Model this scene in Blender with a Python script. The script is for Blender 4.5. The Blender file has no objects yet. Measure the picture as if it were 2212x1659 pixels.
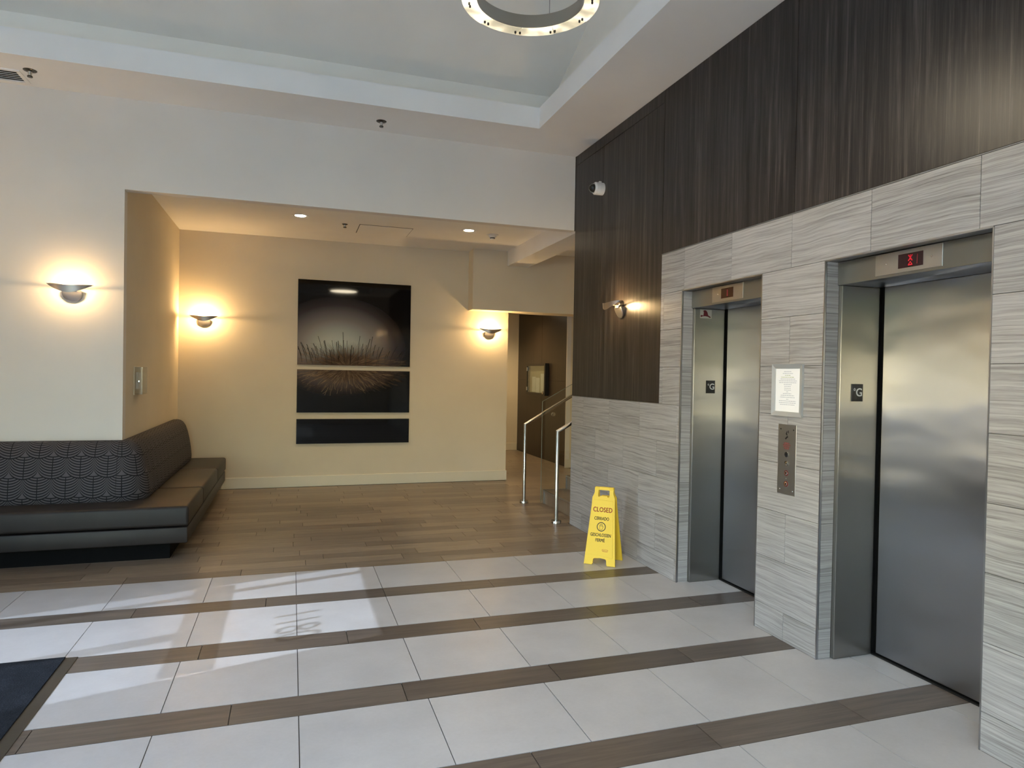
import bpy, bmesh, math, random
from mathutils import Vector, Matrix
random.seed(7)
SC = bpy.context.scene
COL = SC.collection
PI = math.pi

# ------------------------------------------------------------------ camera
W, H = 2212, 1659
FPX, YAW, PITCH, ROLL = 1490.585, 0.3309, -0.0145, 0.0183
CAM = Vector((-0.1054, 0.0, 1.6))
fwd = Vector((math.sin(YAW) * math.cos(PITCH), math.cos(YAW) * math.cos(PITCH), math.sin(PITCH)))
rt = fwd.cross(Vector((0, 0, 1))).normalized()
up = rt.cross(fwd)
r2 = rt * math.cos(ROLL) + up * math.sin(ROLL)
u2 = -rt * math.sin(ROLL) + up * math.cos(ROLL)
cd = bpy.data.cameras.new('camera')
cam = bpy.data.objects.new('camera', cd)
COL.objects.link(cam)
mw = Matrix((r2, u2, -fwd)).transposed().to_4x4()
mw.translation = CAM
cam.matrix_world = mw
cd.sensor_width = 36.0
cd.lens = 36.0 * FPX / W
cd.shift_x = -36.07 / W
cd.shift_y = 2.4 / W
cd.clip_start = 0.05
SC.camera = cam

# ------------------------------------------------------------------ world, sun, exposure
SKY = 1.0
world = bpy.data.worlds.new('sky')
SC.world = world
world.use_nodes = True
wn = world.node_tree
wn.nodes.clear()
sky = wn.nodes.new('ShaderNodeTexSky')
sky.sky_type = 'NISHITA'
sky.sun_disc = False
sky.sun_elevation = math.radians(35)
sky.sun_rotation = math.radians(255)
sky.air_density = 1.0
sky.dust_density = 0.9
sky.ozone_density = 1.2
bg = wn.nodes.new('ShaderNodeBackground')
bg.inputs[1].default_value = SKY
wo = wn.nodes.new('ShaderNodeOutputWorld')
wn.links.new(sky.outputs[0], bg.inputs[0])
wn.links.new(bg.outputs[0], wo.inputs[0])

SUN_DIR = Vector((1.45, 0.40, -1.0)).normalized()
sd = bpy.data.lights.new('sun', 'SUN')
sd.energy = 1.6
sd.angle = math.radians(0.25)
sd.color = (0.97, 0.98, 1.0)
so = bpy.data.objects.new('sun', sd)
COL.objects.link(so)
so.rotation_euler = SUN_DIR.to_track_quat('-Z', 'Y').to_euler()
so.location = (-8, 0, 8)

def portal(name, loc, sx, sy, direction):
    l = bpy.data.lights.new(name, 'AREA')
    l.shape = 'RECTANGLE'; l.size = sx; l.size_y = sy
    l.energy = 1.0
    l.cycles.is_portal = True
    o = bpy.data.objects.new(name, l)
    COL.objects.link(o)
    o.location = loc
    o.rotation_euler = Vector(direction).to_track_quat('-Z', 'Z').to_euler()
    return o

SC.view_settings.view_transform = 'Standard'
SC.view_settings.look = 'None'
SC.view_settings.gamma = 1.0
SC.view_settings.exposure = 2.0
SC.view_settings.use_curve_mapping = False

# ------------------------------------------------------------------ key dimensions
XW = 2.7551          # elevator wall face
YH = 6.907           # face of the header wall
YB = 10.018          # alcove back wall
ZC = 3.9555          # room soffit
ZHB = 3.165          # underside of header
ZAL = 3.416          # alcove ceiling
XAL = -1.5116        # alcove left wall
XBR = 2.988          # right end of alcove back wall
XL = -3.75           # storefront wall
YR = -1.9            # wall behind the camera
ELEV = [(3.7317, 4.6991), (2.18, 3.1764)]   # (yr, yl)
ZD = 2.277
XD = 3.14

# ------------------------------------------------------------------ material helpers
def lin(h):
    h = h.lstrip('#')
    out = []
    for i in (0, 2, 4):
        v = int(h[i:i + 2], 16) / 255.0
        out.append(v / 12.92 if v <= 0.04045 else ((v + 0.055) / 1.055) ** 2.4)
    return (out[0], out[1], out[2], 1.0)

class NT:
    def __init__(self, name):
        self.m = bpy.data.materials.new(name)
        self.m.use_nodes = True
        self.t = self.m.node_tree
        self.b = self.t.nodes['Principled BSDF']
        self.out = self.t.nodes['Material Output']
    def n(self, typ, **kw):
        nd = self.t.nodes.new(typ)
        for k, v in kw.items():
            setattr(nd, k, v)
        return nd
    def l(self, a, b):
        self.t.links.new(a, b)
    def m_(self, op, *args):
        nd = self.n('ShaderNodeMath', operation=op)
        for i, a in enumerate(args):
            if isinstance(a, (int, float)):
                nd.inputs[i].default_value = a
            else:
                self.l(a, nd.inputs[i])
        return nd.outputs[0]
    def ramp(self, fac, stops):
        nd = self.n('ShaderNodeValToRGB')
        el = nd.color_ramp.elements
        while len(el) < len(stops):
            el.new(0.5)
        for e, (p, c) in zip(el, stops):
            e.position = p
            e.color = lin(c) if isinstance(c, str) else c
        self.l(fac, nd.inputs[0])
        return nd.outputs[0]
    def mapping(self, vec, scale=(1, 1, 1), loc=(0, 0, 0), rot=(0, 0, 0)):
        nd = self.n('ShaderNodeMapping')
        nd.inputs['Scale'].default_value = scale
        nd.inputs['Location'].default_value = loc
        nd.inputs['Rotation'].default_value = rot
        self.l(vec, nd.inputs['Vector'])
        return nd.outputs[0]
    def noise(self, vec, scale, detail=4, rough=0.55, dist=0.0):
        nd = self.n('ShaderNodeTexNoise')
        nd.inputs['Scale'].default_value = scale
        nd.inputs['Detail'].default_value = detail
        nd.inputs['Roughness'].default_value = rough
        nd.inputs['Distortion'].default_value = dist
        self.l(vec, nd.inputs['Vector'])
        return nd.outputs['Fac']
    def pos(self):
        return self.n('ShaderNodeNewGeometry').outputs['Position']
    def rand(self):
        return self.n('ShaderNodeObjectInfo').outputs['Random']
    def bump(self, h, strength=0.1, dist=0.01):
        nd = self.n('ShaderNodeBump')
        nd.inputs['Strength'].default_value = strength
        nd.inputs['Distance'].default_value = dist
        self.l(h, nd.inputs['Height'])
        self.l(nd.outputs[0], self.b.inputs['Normal'])
    def addvec(self, v, off, mul):
        """v + off*mul  (off scalar socket)"""
        c = self.n('ShaderNodeCombineXYZ')
        for i in range(3):
            self.l(self.m_('MULTIPLY', off, mul[i]), c.inputs[i])
        a = self.n('ShaderNodeVectorMath', operation='ADD')
        self.l(v, a.inputs[0]); self.l(c.outputs[0], a.inputs[1])
        return a.outputs[0]
    def set(self, **kw):
        names = dict(col='Base Color', rough='Roughness', metal='Metallic', spec='Specular IOR Level',
                     ani='Anisotropic', anirot='Anisotropic Rotation', emis='Emission Color', es='Emission Strength', coat='Coat Weight',
                     coatr='Coat Roughness', ior='IOR', trans='Transmission Weight', alpha='Alpha')
        for k, v in kw.items():
            s = self.b.inputs[names[k]]
            if isinstance(v, bpy.types.NodeSocket):
                self.l(v, s)
            else:
                s.default_value = lin(v) if isinstance(v, str) else v
        return self

def plain(name, col, rough=0.5, metal=0.0, spec=0.5, **kw):
    k = NT(name)
    k.set(col=col, rough=rough, metal=metal, spec=spec, **kw)
    # a trace of unevenness, so that no surface is dead flat
    nz = k.noise(k.n('ShaderNodeTexCoord').outputs['Object'], 60, 3)
    k.set(rough=k.m_('ADD', k.m_('MULTIPLY', nz, 0.08), rough - 0.04))
    return k.m

def glow(name, col, strength):
    k = NT(name)
    k.set(col=col, emis=col, es=strength, rough=0.4)
    return k.m

MT = {}
def paint(name, col, bump=0.05):
    k = NT(name)
    p = k.pos()
    n1 = k.noise(p, 1.3, 3)
    c = lin(col)
    a = tuple(x * 0.97 for x in c[:3]) + (1,)
    b = tuple(min(1, x * 1.03) for x in c[:3]) + (1,)
    k.set(col=k.ramp(n1, [(0.3, a), (0.7, b)]), rough=0.75, spec=0.3)
    k.bump(k.noise(p, 180, 2), bump, 0.002)
    return k.m
MT['paint'] = paint('wall_paint_cream', '#e1dad0')
MT['paint2'] = paint('alcove_paint_warm_lit', '#dccfb6')  # the cream paint again, with warm lamp light put into the colour
MT['ceil'] = paint('ceiling_paint', '#f0ede8')
MT['vault'] = paint('vault_paint', '#f2ede2')
MT['base'] = plain('baseboard_paint', '#e0d6bf', 0.45)
MT['white'] = plain('white_plastic', '#e6e4e0', 0.35)
MT['black'] = plain('black_gap', '#050505', 0.6)
MT['grout'] = plain('grout', '#4c4a48', 0.9)
MT['trimmetal'] = plain('edge_strip_aluminium', '#a8aaad', 0.3, 1.0)
MT['trimdull'] = plain('edge_strip_dull', '#77787a', 0.6, 0.5)
MT['chrome'] = plain('polished_steel', '#c4c2be', 0.22, 1.0)
MT['darkframe'] = plain('storefront_dark_aluminium', '#3a3c3f', 0.4, 0.6)

def mk_tile():
    k = NT('floor_tile_offwhite')
    p = k.addvec(k.pos(), k.rand(), (31, 17, 5))
    n1 = k.noise(p, 3.0, 5, 0.6)
    n2 = k.noise(p, 60, 3)
    mixv = k.m_('ADD', k.m_('MULTIPLY', n1, 0.75), k.m_('MULTIPLY', n2, 0.25))
    k.set(col=k.ramp(mixv, [(0.3, '#abaaab'), (0.7, '#bbbabb')]), spec=0.45)
    k.set(rough=k.m_('ADD', 0.26, k.m_('MULTIPLY', n2, 0.12)))
    return k.m
MT['tile'] = mk_tile()

def mk_plank(name, stops):
    k = NT(name)
    p = k.addvec(k.pos(), k.rand(), (13, 7, 3))
    g = k.noise(k.mapping(p, (2.2, 38, 1)), 1.0, 6, 0.65, 0.4)
    g2 = k.noise(k.mapping(p, (7, 160, 1)), 1.0, 3)
    v = k.m_('ADD', k.m_('MULTIPLY', g, 0.7), k.m_('MULTIPLY', g2, 0.3))
    v = k.m_('ADD', v, k.m_('MULTIPLY', k.m_('SUBTRACT', k.rand(), 0.5), 0.26))
    k.set(col=k.ramp(v, stops), rough=0.36, spec=0.45)
    k.bump(g2, 0.06, 0.002)
    return k.m
MT['plank'] = mk_plank('floor_plank_warm_lit', [(0.25, '#62554a'), (0.5, '#7d6f60'), (0.78, '#a08e78')])  # same tile as the stripes, lightened to carry the warm lamp light
MT['stripe'] = mk_plank('floor_stripe_daylit', [(0.25, '#443d38'), (0.5, '#5a514a'), (0.78, '#756a60')])  # same tile as the planks, darkened to carry the cooler daylight

def mk_stone():
    k = NT('striated_grey_stone')
    p = k.addvec(k.pos(), k.rand(), (0, 23, 11))
    w = k.noise(k.mapping(p, (1, 1.0, 1.6)), 1.0, 3)
    wv = k.n('ShaderNodeVectorMath', operation='ADD')
    cz = k.n('ShaderNodeCombineXYZ')
    k.l(k.m_('MULTIPLY', w, 0.085), cz.inputs[2])
    k.l(p, wv.inputs[0]); k.l(cz.outputs[0], wv.inputs[1])
    g = k.noise(k.mapping(wv.outputs[0], (1, 1.5, 84)), 1.0, 7, 0.72, 0.12)
    g2 = k.noise(k.mapping(wv.outputs[0], (1, 3.2, 230)), 1.0, 4, 0.65)
    v = k.m_('ADD', k.m_('MULTIPLY', g, 0.66), k.m_('MULTIPLY', g2, 0.34))
    v = k.m_('ADD', v, k.m_('MULTIPLY', k.m_('SUBTRACT', k.rand(), 0.5), 0.05))
    k.set(col=k.ramp(v, [(0.33, '#676563'), (0.43, '#8b8988'), (0.53, '#a3a1a1'), (0.68, '#b8b6b6')]), rough=0.42, spec=0.4)
    k.bump(v, 0.12, 0.003)
    return k.m
MT['stone'] = mk_stone()

def mk_wood(name, stops, axis='y'):
    k = NT(name)
    p = k.addvec(k.pos(), k.rand(), (9, 19, 4))
    g = k.noise(k.mapping(p, (26, 26, 0.8)), 1.0, 7, 0.72, 0.6)
    g2 = k.noise(k.mapping(p, (190, 190, 3.2)), 1.0, 3, 0.6)
    v = k.m_('ADD', k.m_('MULTIPLY', g, 0.72), k.m_('MULTIPLY', g2, 0.28))
    k.set(col=k.ramp(v, stops), rough=0.36, spec=0.4)
    k.bump(g2, 0.05, 0.002)
    return k.m
MT['wood'] = mk_wood('dark_veneer', [(0.38, '#16120f'), (0.47, '#272220'), (0.54, '#36302d'), (0.64, '#544d48')])
MT['wood2'] = mk_wood('hall_veneer', [(0.28, '#1e1711'), (0.5, '#2c2219'), (0.8, '#403324')])

def mk_steel(name, col, rough, ani, wav=0.0):
    k = NT(name)
    tg = k.n('ShaderNodeTangent', direction_type='RADIAL', axis='Z')
    k.l(tg.outputs[0], k.b.inputs['Tangent'])
    p = k.pos()
    fine = k.noise(k.mapping(p, (260, 260, 2.5)), 1.0, 2)
    k.set(col=col, metal=1.0, ani=ani, rough=k.m_('ADD', rough - 0.02, k.m_('MULTIPLY', fine, 0.04)))
    k.set(anirot=ANIROT)
    if wav:
        k.bump(k.noise(k.mapping(p, (1, 1.1, 2.6)), 1.0, 2, 0.5), 1.0, wav)
    return k.m
ANIROT = 0.0
MT['door'] = mk_steel('elevator_door_steel', '#999a9d', 0.30, 1.0, 0.010)
MT['jamb'] = mk_steel('elevator_jamb_steel', '#93928f', 0.30, 0.95, 0.003)
MT['plate'] = mk_steel('brushed_plate_steel', '#b3b2b0', 0.34, 0.5)
MT['ringmetal'] = mk_steel('ring_steel', '#a8a49c', 0.3, 0.5)
MT['sconcemetal'] = plain('sconce_satin_metal', '#a8a3a0', 0.40, 1.0)
MT['sconceface'] = plain('sconce_light_face', '#c9c4c0', 0.35, 1.0)

def mk_glass(name, tint=(0.93, 0.97, 0.95, 1), gl=0.08, rough=0.02):
    m = bpy.data.materials.new(name)
    m.use_nodes = True
    t = m.node_tree
    t.nodes.clear()
    tr = t.nodes.new('ShaderNodeBsdfTransparent'); tr.inputs[0].default_value = tint
    g = t.nodes.new('ShaderNodeBsdfGlossy'); g.inputs['Roughness'].default_value = rough
    lw = t.nodes.new('ShaderNodeLayerWeight'); lw.inputs[0].default_value = 0.25
    mu = t.nodes.new('ShaderNodeMath'); mu.operation = 'MULTIPLY_ADD'
    mu.inputs[1].default_value = 0.5; mu.inputs[2].default_value = gl * 0.4
    t.links.new(lw.outputs['Fresnel'], mu.inputs[0])
    mx = t.nodes.new('ShaderNodeMixShader')
    t.links.new(mu.outputs[0], mx.inputs[0])
    t.links.new(tr.outputs[0], mx.inputs[1]); t.links.new(g.outputs[0], mx.inputs[2])
    o = t.nodes.new('ShaderNodeOutputMaterial')
    t.links.new(mx.outputs[0], o.inputs[0])
    return m
MT['glass'] = mk_glass('clear_glass')
MT['tinted'] = mk_glass('storefront_tinted_glass', (0.66, 0.71, 0.77, 1), 0.1)  # tint added to weaken sun and daylight on the floor
MT['tinted_dark'] = mk_glass('storefront_lower_glass', (0.55, 0.60, 0.66, 1), 0.1)  # deeper tint added to hold back sun on tiles near the entrance
MT['railglass'] = mk_glass('railing_glass', (0.955, 0.975, 0.96, 1), 0.1)

# ------------------------------------------------------------------ geometry helpers
def bx(bm, x0, x1, y0, y1, z0, z1):
    vs = [bm.verts.new((x, y, z)) for z in (z0, z1) for y in (y0, y1) for x in (x0, x1)]
    for f in ((0, 2, 3, 1), (4, 5, 7, 6), (0, 1, 5, 4), (2, 6, 7, 3), (0, 4, 6, 2), (1, 3, 7, 5)):
        bm.faces.new([vs[i] for i in f])
    return vs

def box(*a):
    bm = bmesh.new(); bx(bm, *a); return bm

def boxes(lst):
    bm = bmesh.new()
    for a in lst:
        bx(bm, *a)
    return bm

def bev(bm, w, seg=2):
    bmesh.ops.bevel(bm, geom=list(bm.edges), offset=w, segments=seg, profile=0.5, affect='EDGES', clamp_overlap=True)
    return bm

def bbox(x0, x1, y0, y1, z0, z1, w=0.004, seg=2):
    return bev(box(x0, x1, y0, y1, z0, z1), w, seg)

def prism(pts, z0, z1, holes=()):
    """polygon (with optional holes) in xy, extruded from z0 to z1"""
    bm = bmesh.new()
    edges = []
    for loop in [pts] + list(holes):
        vs = [bm.verts.new((p[0], p[1], z0)) for p in loop]
        for i in range(len(vs)):
            edges.append(bm.edges.new((vs[i], vs[(i + 1) % len(vs)])))
    if holes:
        r = bmesh.ops.triangle_fill(bm, use_beauty=True, use_dissolve=False, edges=edges)
    else:
        bm.faces.new(list(bm.verts))
    if abs(z1 - z0) > 1e-9:
        faces = list(bm.faces)
        ex = bmesh.ops.extrude_face_region(bm, geom=faces)
        vv = [g for g in ex['geom'] if isinstance(g, bmesh.types.BMVert)]
        bmesh.ops.translate(bm, verts=vv, vec=(0, 0, z1 - z0))
    bmesh.ops.recalc_face_normals(bm, faces=list(bm.faces))
    return bm

def lathe(prof, seg=32, close=False):
    """profile of (radius, z) round the z axis"""
    bm = bmesh.new()
    rings = []
    for r, z in prof:
        if r < 1e-6:
            rings.append([bm.verts.new((0, 0, z))])
        else:
            rings.append([bm.verts.new((r * math.cos(2 * PI * i / seg), r * math.sin(2 * PI * i / seg), z)) for i in range(seg)])
    pairs = list(zip(rings[:-1], rings[1:]))
    if close:
        pairs.append((rings[-1], rings[0]))
    for a, b in pairs:
        for i in range(seg):
            j = (i + 1) % seg
            if len(a) == 1 and len(b) == 1:
                continue
            if len(a) == 1:
                bm.faces.new((a[0], b[j], b[i]))
            elif len(b) == 1:
                bm.faces.new((a[i], a[j], b[0]))
            else:
                bm.faces.new((a[i], a[j], b[j], b[i]))
    bmesh.ops.recalc_face_normals(bm, faces=list(bm.faces))
    return bm

def tube(pts, r, seg=14, caps=True):
    pts = [Vector(p) for p in pts]
    bm = bmesh.new()
    rings = []
    n = len(pts)
    d0 = (pts[1] - pts[0]).normalized()
    ref = Vector((0, 0, 1)) if abs(d0.z) < 0.9 else Vector((0, 1, 0))
    for i, p in enumerate(pts):
        a = (pts[i] - pts[i - 1]).normalized() if i > 0 else (pts[1] - pts[0]).normalized()
        b = (pts[i + 1] - pts[i]).normalized() if i < n - 1 else a
        t = (a + b).normalized()
        cosh = max(0.3, a.dot(t))
        u = (ref - t * ref.dot(t)).normalized()
        v = t.cross(u)
        # mitre: stretch in the plane of the bend
        bend = (b - a)
        ring = []
        for k in range(seg):
            an = 2 * PI * k / seg
            off = (u * math.cos(an) + v * math.sin(an)) * r
            if bend.length > 1e-5:
                bn = (bend - t * bend.dot(t))
                if bn.length > 1e-6:
                    bn.normalize()
                    off += bn * off.dot(bn) * (1 / cosh - 1)
            ring.append(bm.verts.new(p + off))
        rings.append(ring)
    for a, b in zip(rings[:-1], rings[1:]):
        for k in range(seg):
            bm.faces.new((a[k], a[(k + 1) % seg], b[(k + 1) % seg], b[k]))
    if caps:
        bm.faces.new(rings[0][::-1]); bm.faces.new(rings[-1])
    bmesh.ops.recalc_face_normals(bm, faces=list(bm.faces))
    return bm

def xf(bm, M):
    bmesh.ops.transform(bm, matrix=M, verts=list(bm.verts))
    return bm

def join(*bms):
    out = bmesh.new()
    for b in bms:
        me = bpy.data.meshes.new('tmp')
        b.to_mesh(me); b.free()
        out.from_mesh(me)
        bpy.data.meshes.remove(me)
    return out

def obj(name, bm, mat, parent=None, smooth=False, origin=None):
    """bm in world coordinates; becomes ONE mesh object (child of parent when given)"""
    if parent is not None:
        bm.transform(parent_world(parent).inverted())
        M = None
    elif origin is not None:
        bm.transform(Matrix.Translation(-Vector(origin)))
    me = bpy.data.meshes.new(name)
    bm.to_mesh(me); bm.free()
    o = bpy.data.objects.new(name, me)
    COL.objects.link(o)
    if mat is not None:
        me.materials.append(MT[mat] if isinstance(mat, str) else mat)
    if smooth:
        for p in me.polygons:
            p.use_smooth = True
        if smooth is not True:
            try:
                me.set_sharp_from_angle(angle=math.radians(smooth))
            except Exception:
                pass
    if parent is not None:
        o.parent = parent
    elif origin is not None:
        o.location = origin
    return o

def parent_world(o):
    M = Matrix.LocRotScale(o.location, o.rotation_euler, o.scale)
    return parent_world(o.parent) @ M if o.parent else M

def thing(name, label, cat, loc=(0, 0, 0), rot=(0, 0, 0), group=None):
    o = bpy.data.objects.new(name, None)
    o.empty_display_size = 0.1
    COL.objects.link(o)
    o.location = loc; o.rotation_euler = rot
    o['label'] = label; o['category'] = cat
    if group:
        o['group'] = group
    return o

def tag(o, label, cat, group=None):
    o['label'] = label; o['category'] = cat
    if group:
        o['group'] = group
    return o

def struct(name, bm, mat, label=None):
    o = obj(name, bm, mat)
    o['kind'] = 'structure'
    if label:
        o['label'] = label
    return o

def textmesh(body, size, bold=0.0, extrude=0.0004, spacing=1.0):
    cu = bpy.data.curves.new('t', 'FONT')
    cu.body = body
    cu.size = size
    cu.align_x = 'CENTER'; cu.align_y = 'CENTER'
    cu.extrude = extrude
    cu.offset = bold * size
    cu.space_character = spacing
    cu.resolution_u = 4
    o = bpy.data.objects.new('t', cu)
    COL.objects.link(o)
    dg = bpy.context.evaluated_depsgraph_get()
    me = bpy.data.meshes.new_from_object(o.evaluated_get(dg))
    bm = bmesh.new(); bm.from_mesh(me)
    bpy.data.objects.remove(o); bpy.data.meshes.remove(me); bpy.data.curves.remove(cu)
    return bm

def boldtext(body, size, b, extrude=0.0003, spacing=1.0):
    """heavier lettering: the same word laid down a few times, shifted a little"""
    return join(*[xf(textmesh(body, size, 0.0, extrude, spacing), Matrix.Translation((dx * b * size, dy * b * size, 0))) for dx, dy in ((-1, 0), (1, 0), (0, -0.6), (0, 0.6), (0, 0))])

def stroke(pts, w, t=0.0004):
    """flat ribbon in xy of width w along pts, thickness 2t"""
    bm = bmesh.new()
    n = len(pts)
    L, R = [], []
    for i in range(n):
        a = Vector(pts[max(0, i - 1)]); b = Vector(pts[min(n - 1, i + 1)])
        d = (b - a).normalized()
        nn = Vector((-d.y, d.x)) * w / 2
        p = Vector(pts[i])
        L.append(bm.verts.new((p.x + nn.x, p.y + nn.y, t))); R.append(bm.verts.new((p.x - nn.x, p.y - nn.y, t)))
    for i in range(n - 1):
        bm.faces.new((R[i], R[i + 1], L[i + 1], L[i]))
    return bm

def frame_xyz(origin, ex, ey):
    ex = Vector(ex).normalized(); ey = Vector(ey).normalized(); ez = ex.cross(ey)
    M = Matrix((ex, ey, ez)).transposed().to_4x4()
    M.translation = origin
    return M

# =================================================================== THE SETTING
# ---------------- floor
floor = struct('floor', boxes([(XL, 4.6, YR, 6.907, -0.12, -0.006), (-3.75, 6.5, 6.907, 14.1, -0.12, -0.006)]), 'grout')
G = 0.0022
J0, DX = -0.0555, 0.6061
YT = [5.7691, 4.9626, 4.1532, 3.3433, 2.5214, 1.712, 0.902]
YBm = [5.1663, 4.371, 3.5526, 2.7379, 1.915, 1.106, 0.296]

def floor_piece(name, x0, x1, y0, y1, mat):
    rects = []
    if x0 < XW:
        rects.append((x0 + G, min(x1 - G, XW), y0 + G, y1 - G))
    if x1 > XW:
        for yr, yl in ELEV:
            a, b = max(y0 + G, yr), min(y1 - G, yl)
            if b > a:
                rects.append((max(x0 + G, XW), min(x1 - G, XD + 0.03), a, b))
    rects = [r for r in rects if r[1] - r[0] > 0.004 and r[3] - r[2] > 0.004]
    if not rects:
        return
    obj(name, boxes([(r[0], r[1], r[2], r[3], -0.006, 0.0) for r in rects]), mat, floor)

for i in range(len(YT)):
    for k in range(-7, 6):
        xa, xb = J0 + k * DX, J0 + (k + 1) * DX
        xa = max(xa, XL)
        if xb - xa < 0.01:
            continue
        floor_piece('floor_tile', xa, min(xb, 3.2), YBm[i], YT[i], 'tile')
# brown stripes between the white rows: planks of 0.807 m
SOFF = [-0.255, 0.231, 0.449, 0.874, 0.2, 0.6, 0.1]
PL = 0.8065
for i in range(len(YT) - 1):
    x = SOFF[i] - 6 * PL
    while x < 3.2:
        if x + PL > XL:
            floor_piece('stripe_plank', max(x, XL), min(x + PL, 3.2), YT[i + 1], YBm[i], 'stripe')
        x += PL
# near part of the floor behind the camera
rest = []
for i in range(4):
    y1 = 0.091 - i * 0.81
    for k in range(-7, 5):
        xa, xb = max(XL, J0 + k * DX), min(XW, J0 + (k + 1) * DX)
        if xb - xa > 0.01:
            rest.append((xa + G, xb - G, max(YR, y1 - 0.603) + G, y1 - G, -0.006, 0.0))
o = obj('floor_tile_field', boxes([r for r in rest if r[3] > r[2]]), 'tile', floor); o['kind'] = 'stuff'
rest = []
for i in range(4):
    y1 = 0.296 - i * 0.81
    x = 0.3 - 6 * PL
    while x < XW:
        a, b = max(XL, x), min(XW, x + PL)
        if b - a > 0.01 and y1 - 0.205 > YR:
            rest.append((a + G, b - G, y1 - 0.205 + G, y1 - G, -0.006, 0.0))
        x += PL
o = obj('stripe_plank_field', boxes(rest), 'stripe', floor); o['kind'] = 'stuff'
# planks of the alcove
rowsy = [5.7691] + [5.942 + 0.168 * k for k in range(60)]
known = {1: 0.023, 2: 0.171, 4: -0.24, 6: 0.089, 8: -0.414, 12: 0.38}
far = []
GP = 0.0011
for i in range(len(rowsy) - 1):
    y0, y1 = rowsy[i], rowsy[i + 1]
    if y0 > 14.0:
        break
    off = known.get(i, random.choice([0.0, 0.27, 0.53]) + random.uniform(-0.08, 0.08))
    x = off - 6 * PL
    while x < 6.4:
        a, b = x, x + PL
        x += PL
        lo = XL if y1 <= 6.9 else (XAL if y1 < YB + 0.1 else XBR)
        hi = XW if y1 <= 6.96 else (6.5 if y1 < 11.0 else 4.46)
        a2, b2 = max(a, lo), min(b, hi)
        if b2 - a2 < 0.02:
            continue
        r = (a2 + 0.0022, b2 - 0.0022, y0 + GP, y1 - GP, -0.006, 0.0)
        if y1 < 10.3 and a2 < 2.95:
            obj('floor_plank', boxes([r]), 'plank', floor)
        else:
            far.append(r)
o = obj('floor_plank_field', boxes(far), 'plank', floor); o['kind'] = 'stuff'

# ---------------- elevator wall
core = [(XW + 0.012, 3.35, ELEV[0][1], 6.885, 0, ZC), (XW, 3.35, 6.885, YH + 0.02, ZHB, ZC), (XW + 0.012, 3.35, ELEV[1][1], ELEV[0][0], 0, ZC),
        (XW + 0.012, 3.35, YR, ELEV[1][0], 0, ZC)]
for yr, yl in ELEV:
    core.append((XW + 0.012, 3.35, yr, yl, ZD + 0.004, ZC))
    core.append((3.21, 3.35, yr, yl, 0, ZD + 0.004))
wall_right = struct('wall_right', boxes(core), 'black')
ZR = [0, 0.172, 0.476, 0.779, 1.083, 1.385, 1.685, 1.985, 2.281, 2.6055]
GS = 0.0011
def stone_piece(y0, y1, z0, z1, name='stone_tile'):
    obj(name, bev(box(XW, XW + 0.0125, y0 + GS, y1 - GS, z0 + GS, z1 - GS), 0.0008, 1), 'stone', wall_right)
for r in range(9):
    z0, z1 = ZR[r], ZR[r + 1]
    regs = []
    if r < 8:
        hi = 6.885 if z1 < 1.4 else 5.0223
        regs = [(ELEV[0][1], hi), (ELEV[1][1], ELEV[0][0]), (YR, ELEV[1][0])]
    else:
        regs = [(YR, 5.0223)]
    even = (r % 2 == 0)
    for a, b in regs:
        if r < 5 and a > 4.5:
            base, st = (5.35 if even else 5.045), 0.61
        else:
            base, st = (3.46 if even else 3.155), 0.607
        cuts = sorted([a, b] + [base + st * k for k in range(-12, 9) if a + 0.03 < base + st * k < b - 0.03])
        for c0, c1 in zip(cuts[:-1], cuts[1:]):
            stone_piece(c0, c1, z0, z1)
# stone lining of the elevator reveals, in the same courses
for yr, yl in ELEV:
    for r in range(8):
        z0, z1 = ZR[r], min(ZR[r + 1], ZD)
        for y0, y1 in ((yl, yl + 0.012), (yr - 0.012, yr)):
            obj('reveal_tile', box(XW + 0.014, 2.853, y0 - 0.003, y1 - 0.003, z0 + GS, z1 - GS) if y0 == yl else
                box(XW + 0.014, 2.853, y0 + 0.003, y1 + 0.003, z0 + GS, z1 - GS), 'stone', wall_right)
    # aluminium edge strips round each opening
    obj('edge_strip', boxes([(XW - 0.002, XW + 0.010, yl - 0.004, yl + 0.003, 0, ZD)]), 'trimmetal', wall_right)
    obj('edge_strip', boxes([(XW - 0.002, XW + 0.010, yr - 0.003, yr + 0.004, 0, ZD)]), 'trimmetal', wall_right)
    obj('edge_strip', boxes([(XW - 0.002, XW + 0.010, yr, yl, ZD - 0.003, ZD + 0.005)]), 'trimmetal', wall_right)
    obj('reveal_soffit', boxes([(XW + 0.010, 2.853, yr, yl, ZD, ZD + 0.004)]), 'jamb', wall_right)
obj('edge_strip', boxes([(XW - 0.002, XW + 0.012, YR, 5.0223, 2.6055, 2.6115)]), 'trimdull', wall_right)
obj('edge_strip', boxes([(XW - 0.001, XW + 0.012, 5.0223, 6.885, 1.385, 1.389)]), 'trimmetal', wall_right)
# veneer panels
GW = 0.0025
def wood_piece(y0, y1, z0, z1):
    obj('wood_panel', box(XW, XW + 0.0125, y0 + GW, y1 - GW, z0 + GW, z1 - GW), 'wood', wall_right)
for y0, y1, z0 in ((6.186, 6.885, 1.389), (5.0223, 6.186, 1.389)):
    wood_piece(y0, y1, z0, 3.852)
    wood_piece(y0, y1, 3.852, ZC)
for y0, y1 in ((3.445, 5.0223), (1.87, 3.445), (0.3, 1.87), (-1.27, 0.3), (YR, -1.27)):
    wood_piece(y0, y1, 2.6115, ZC)

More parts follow.
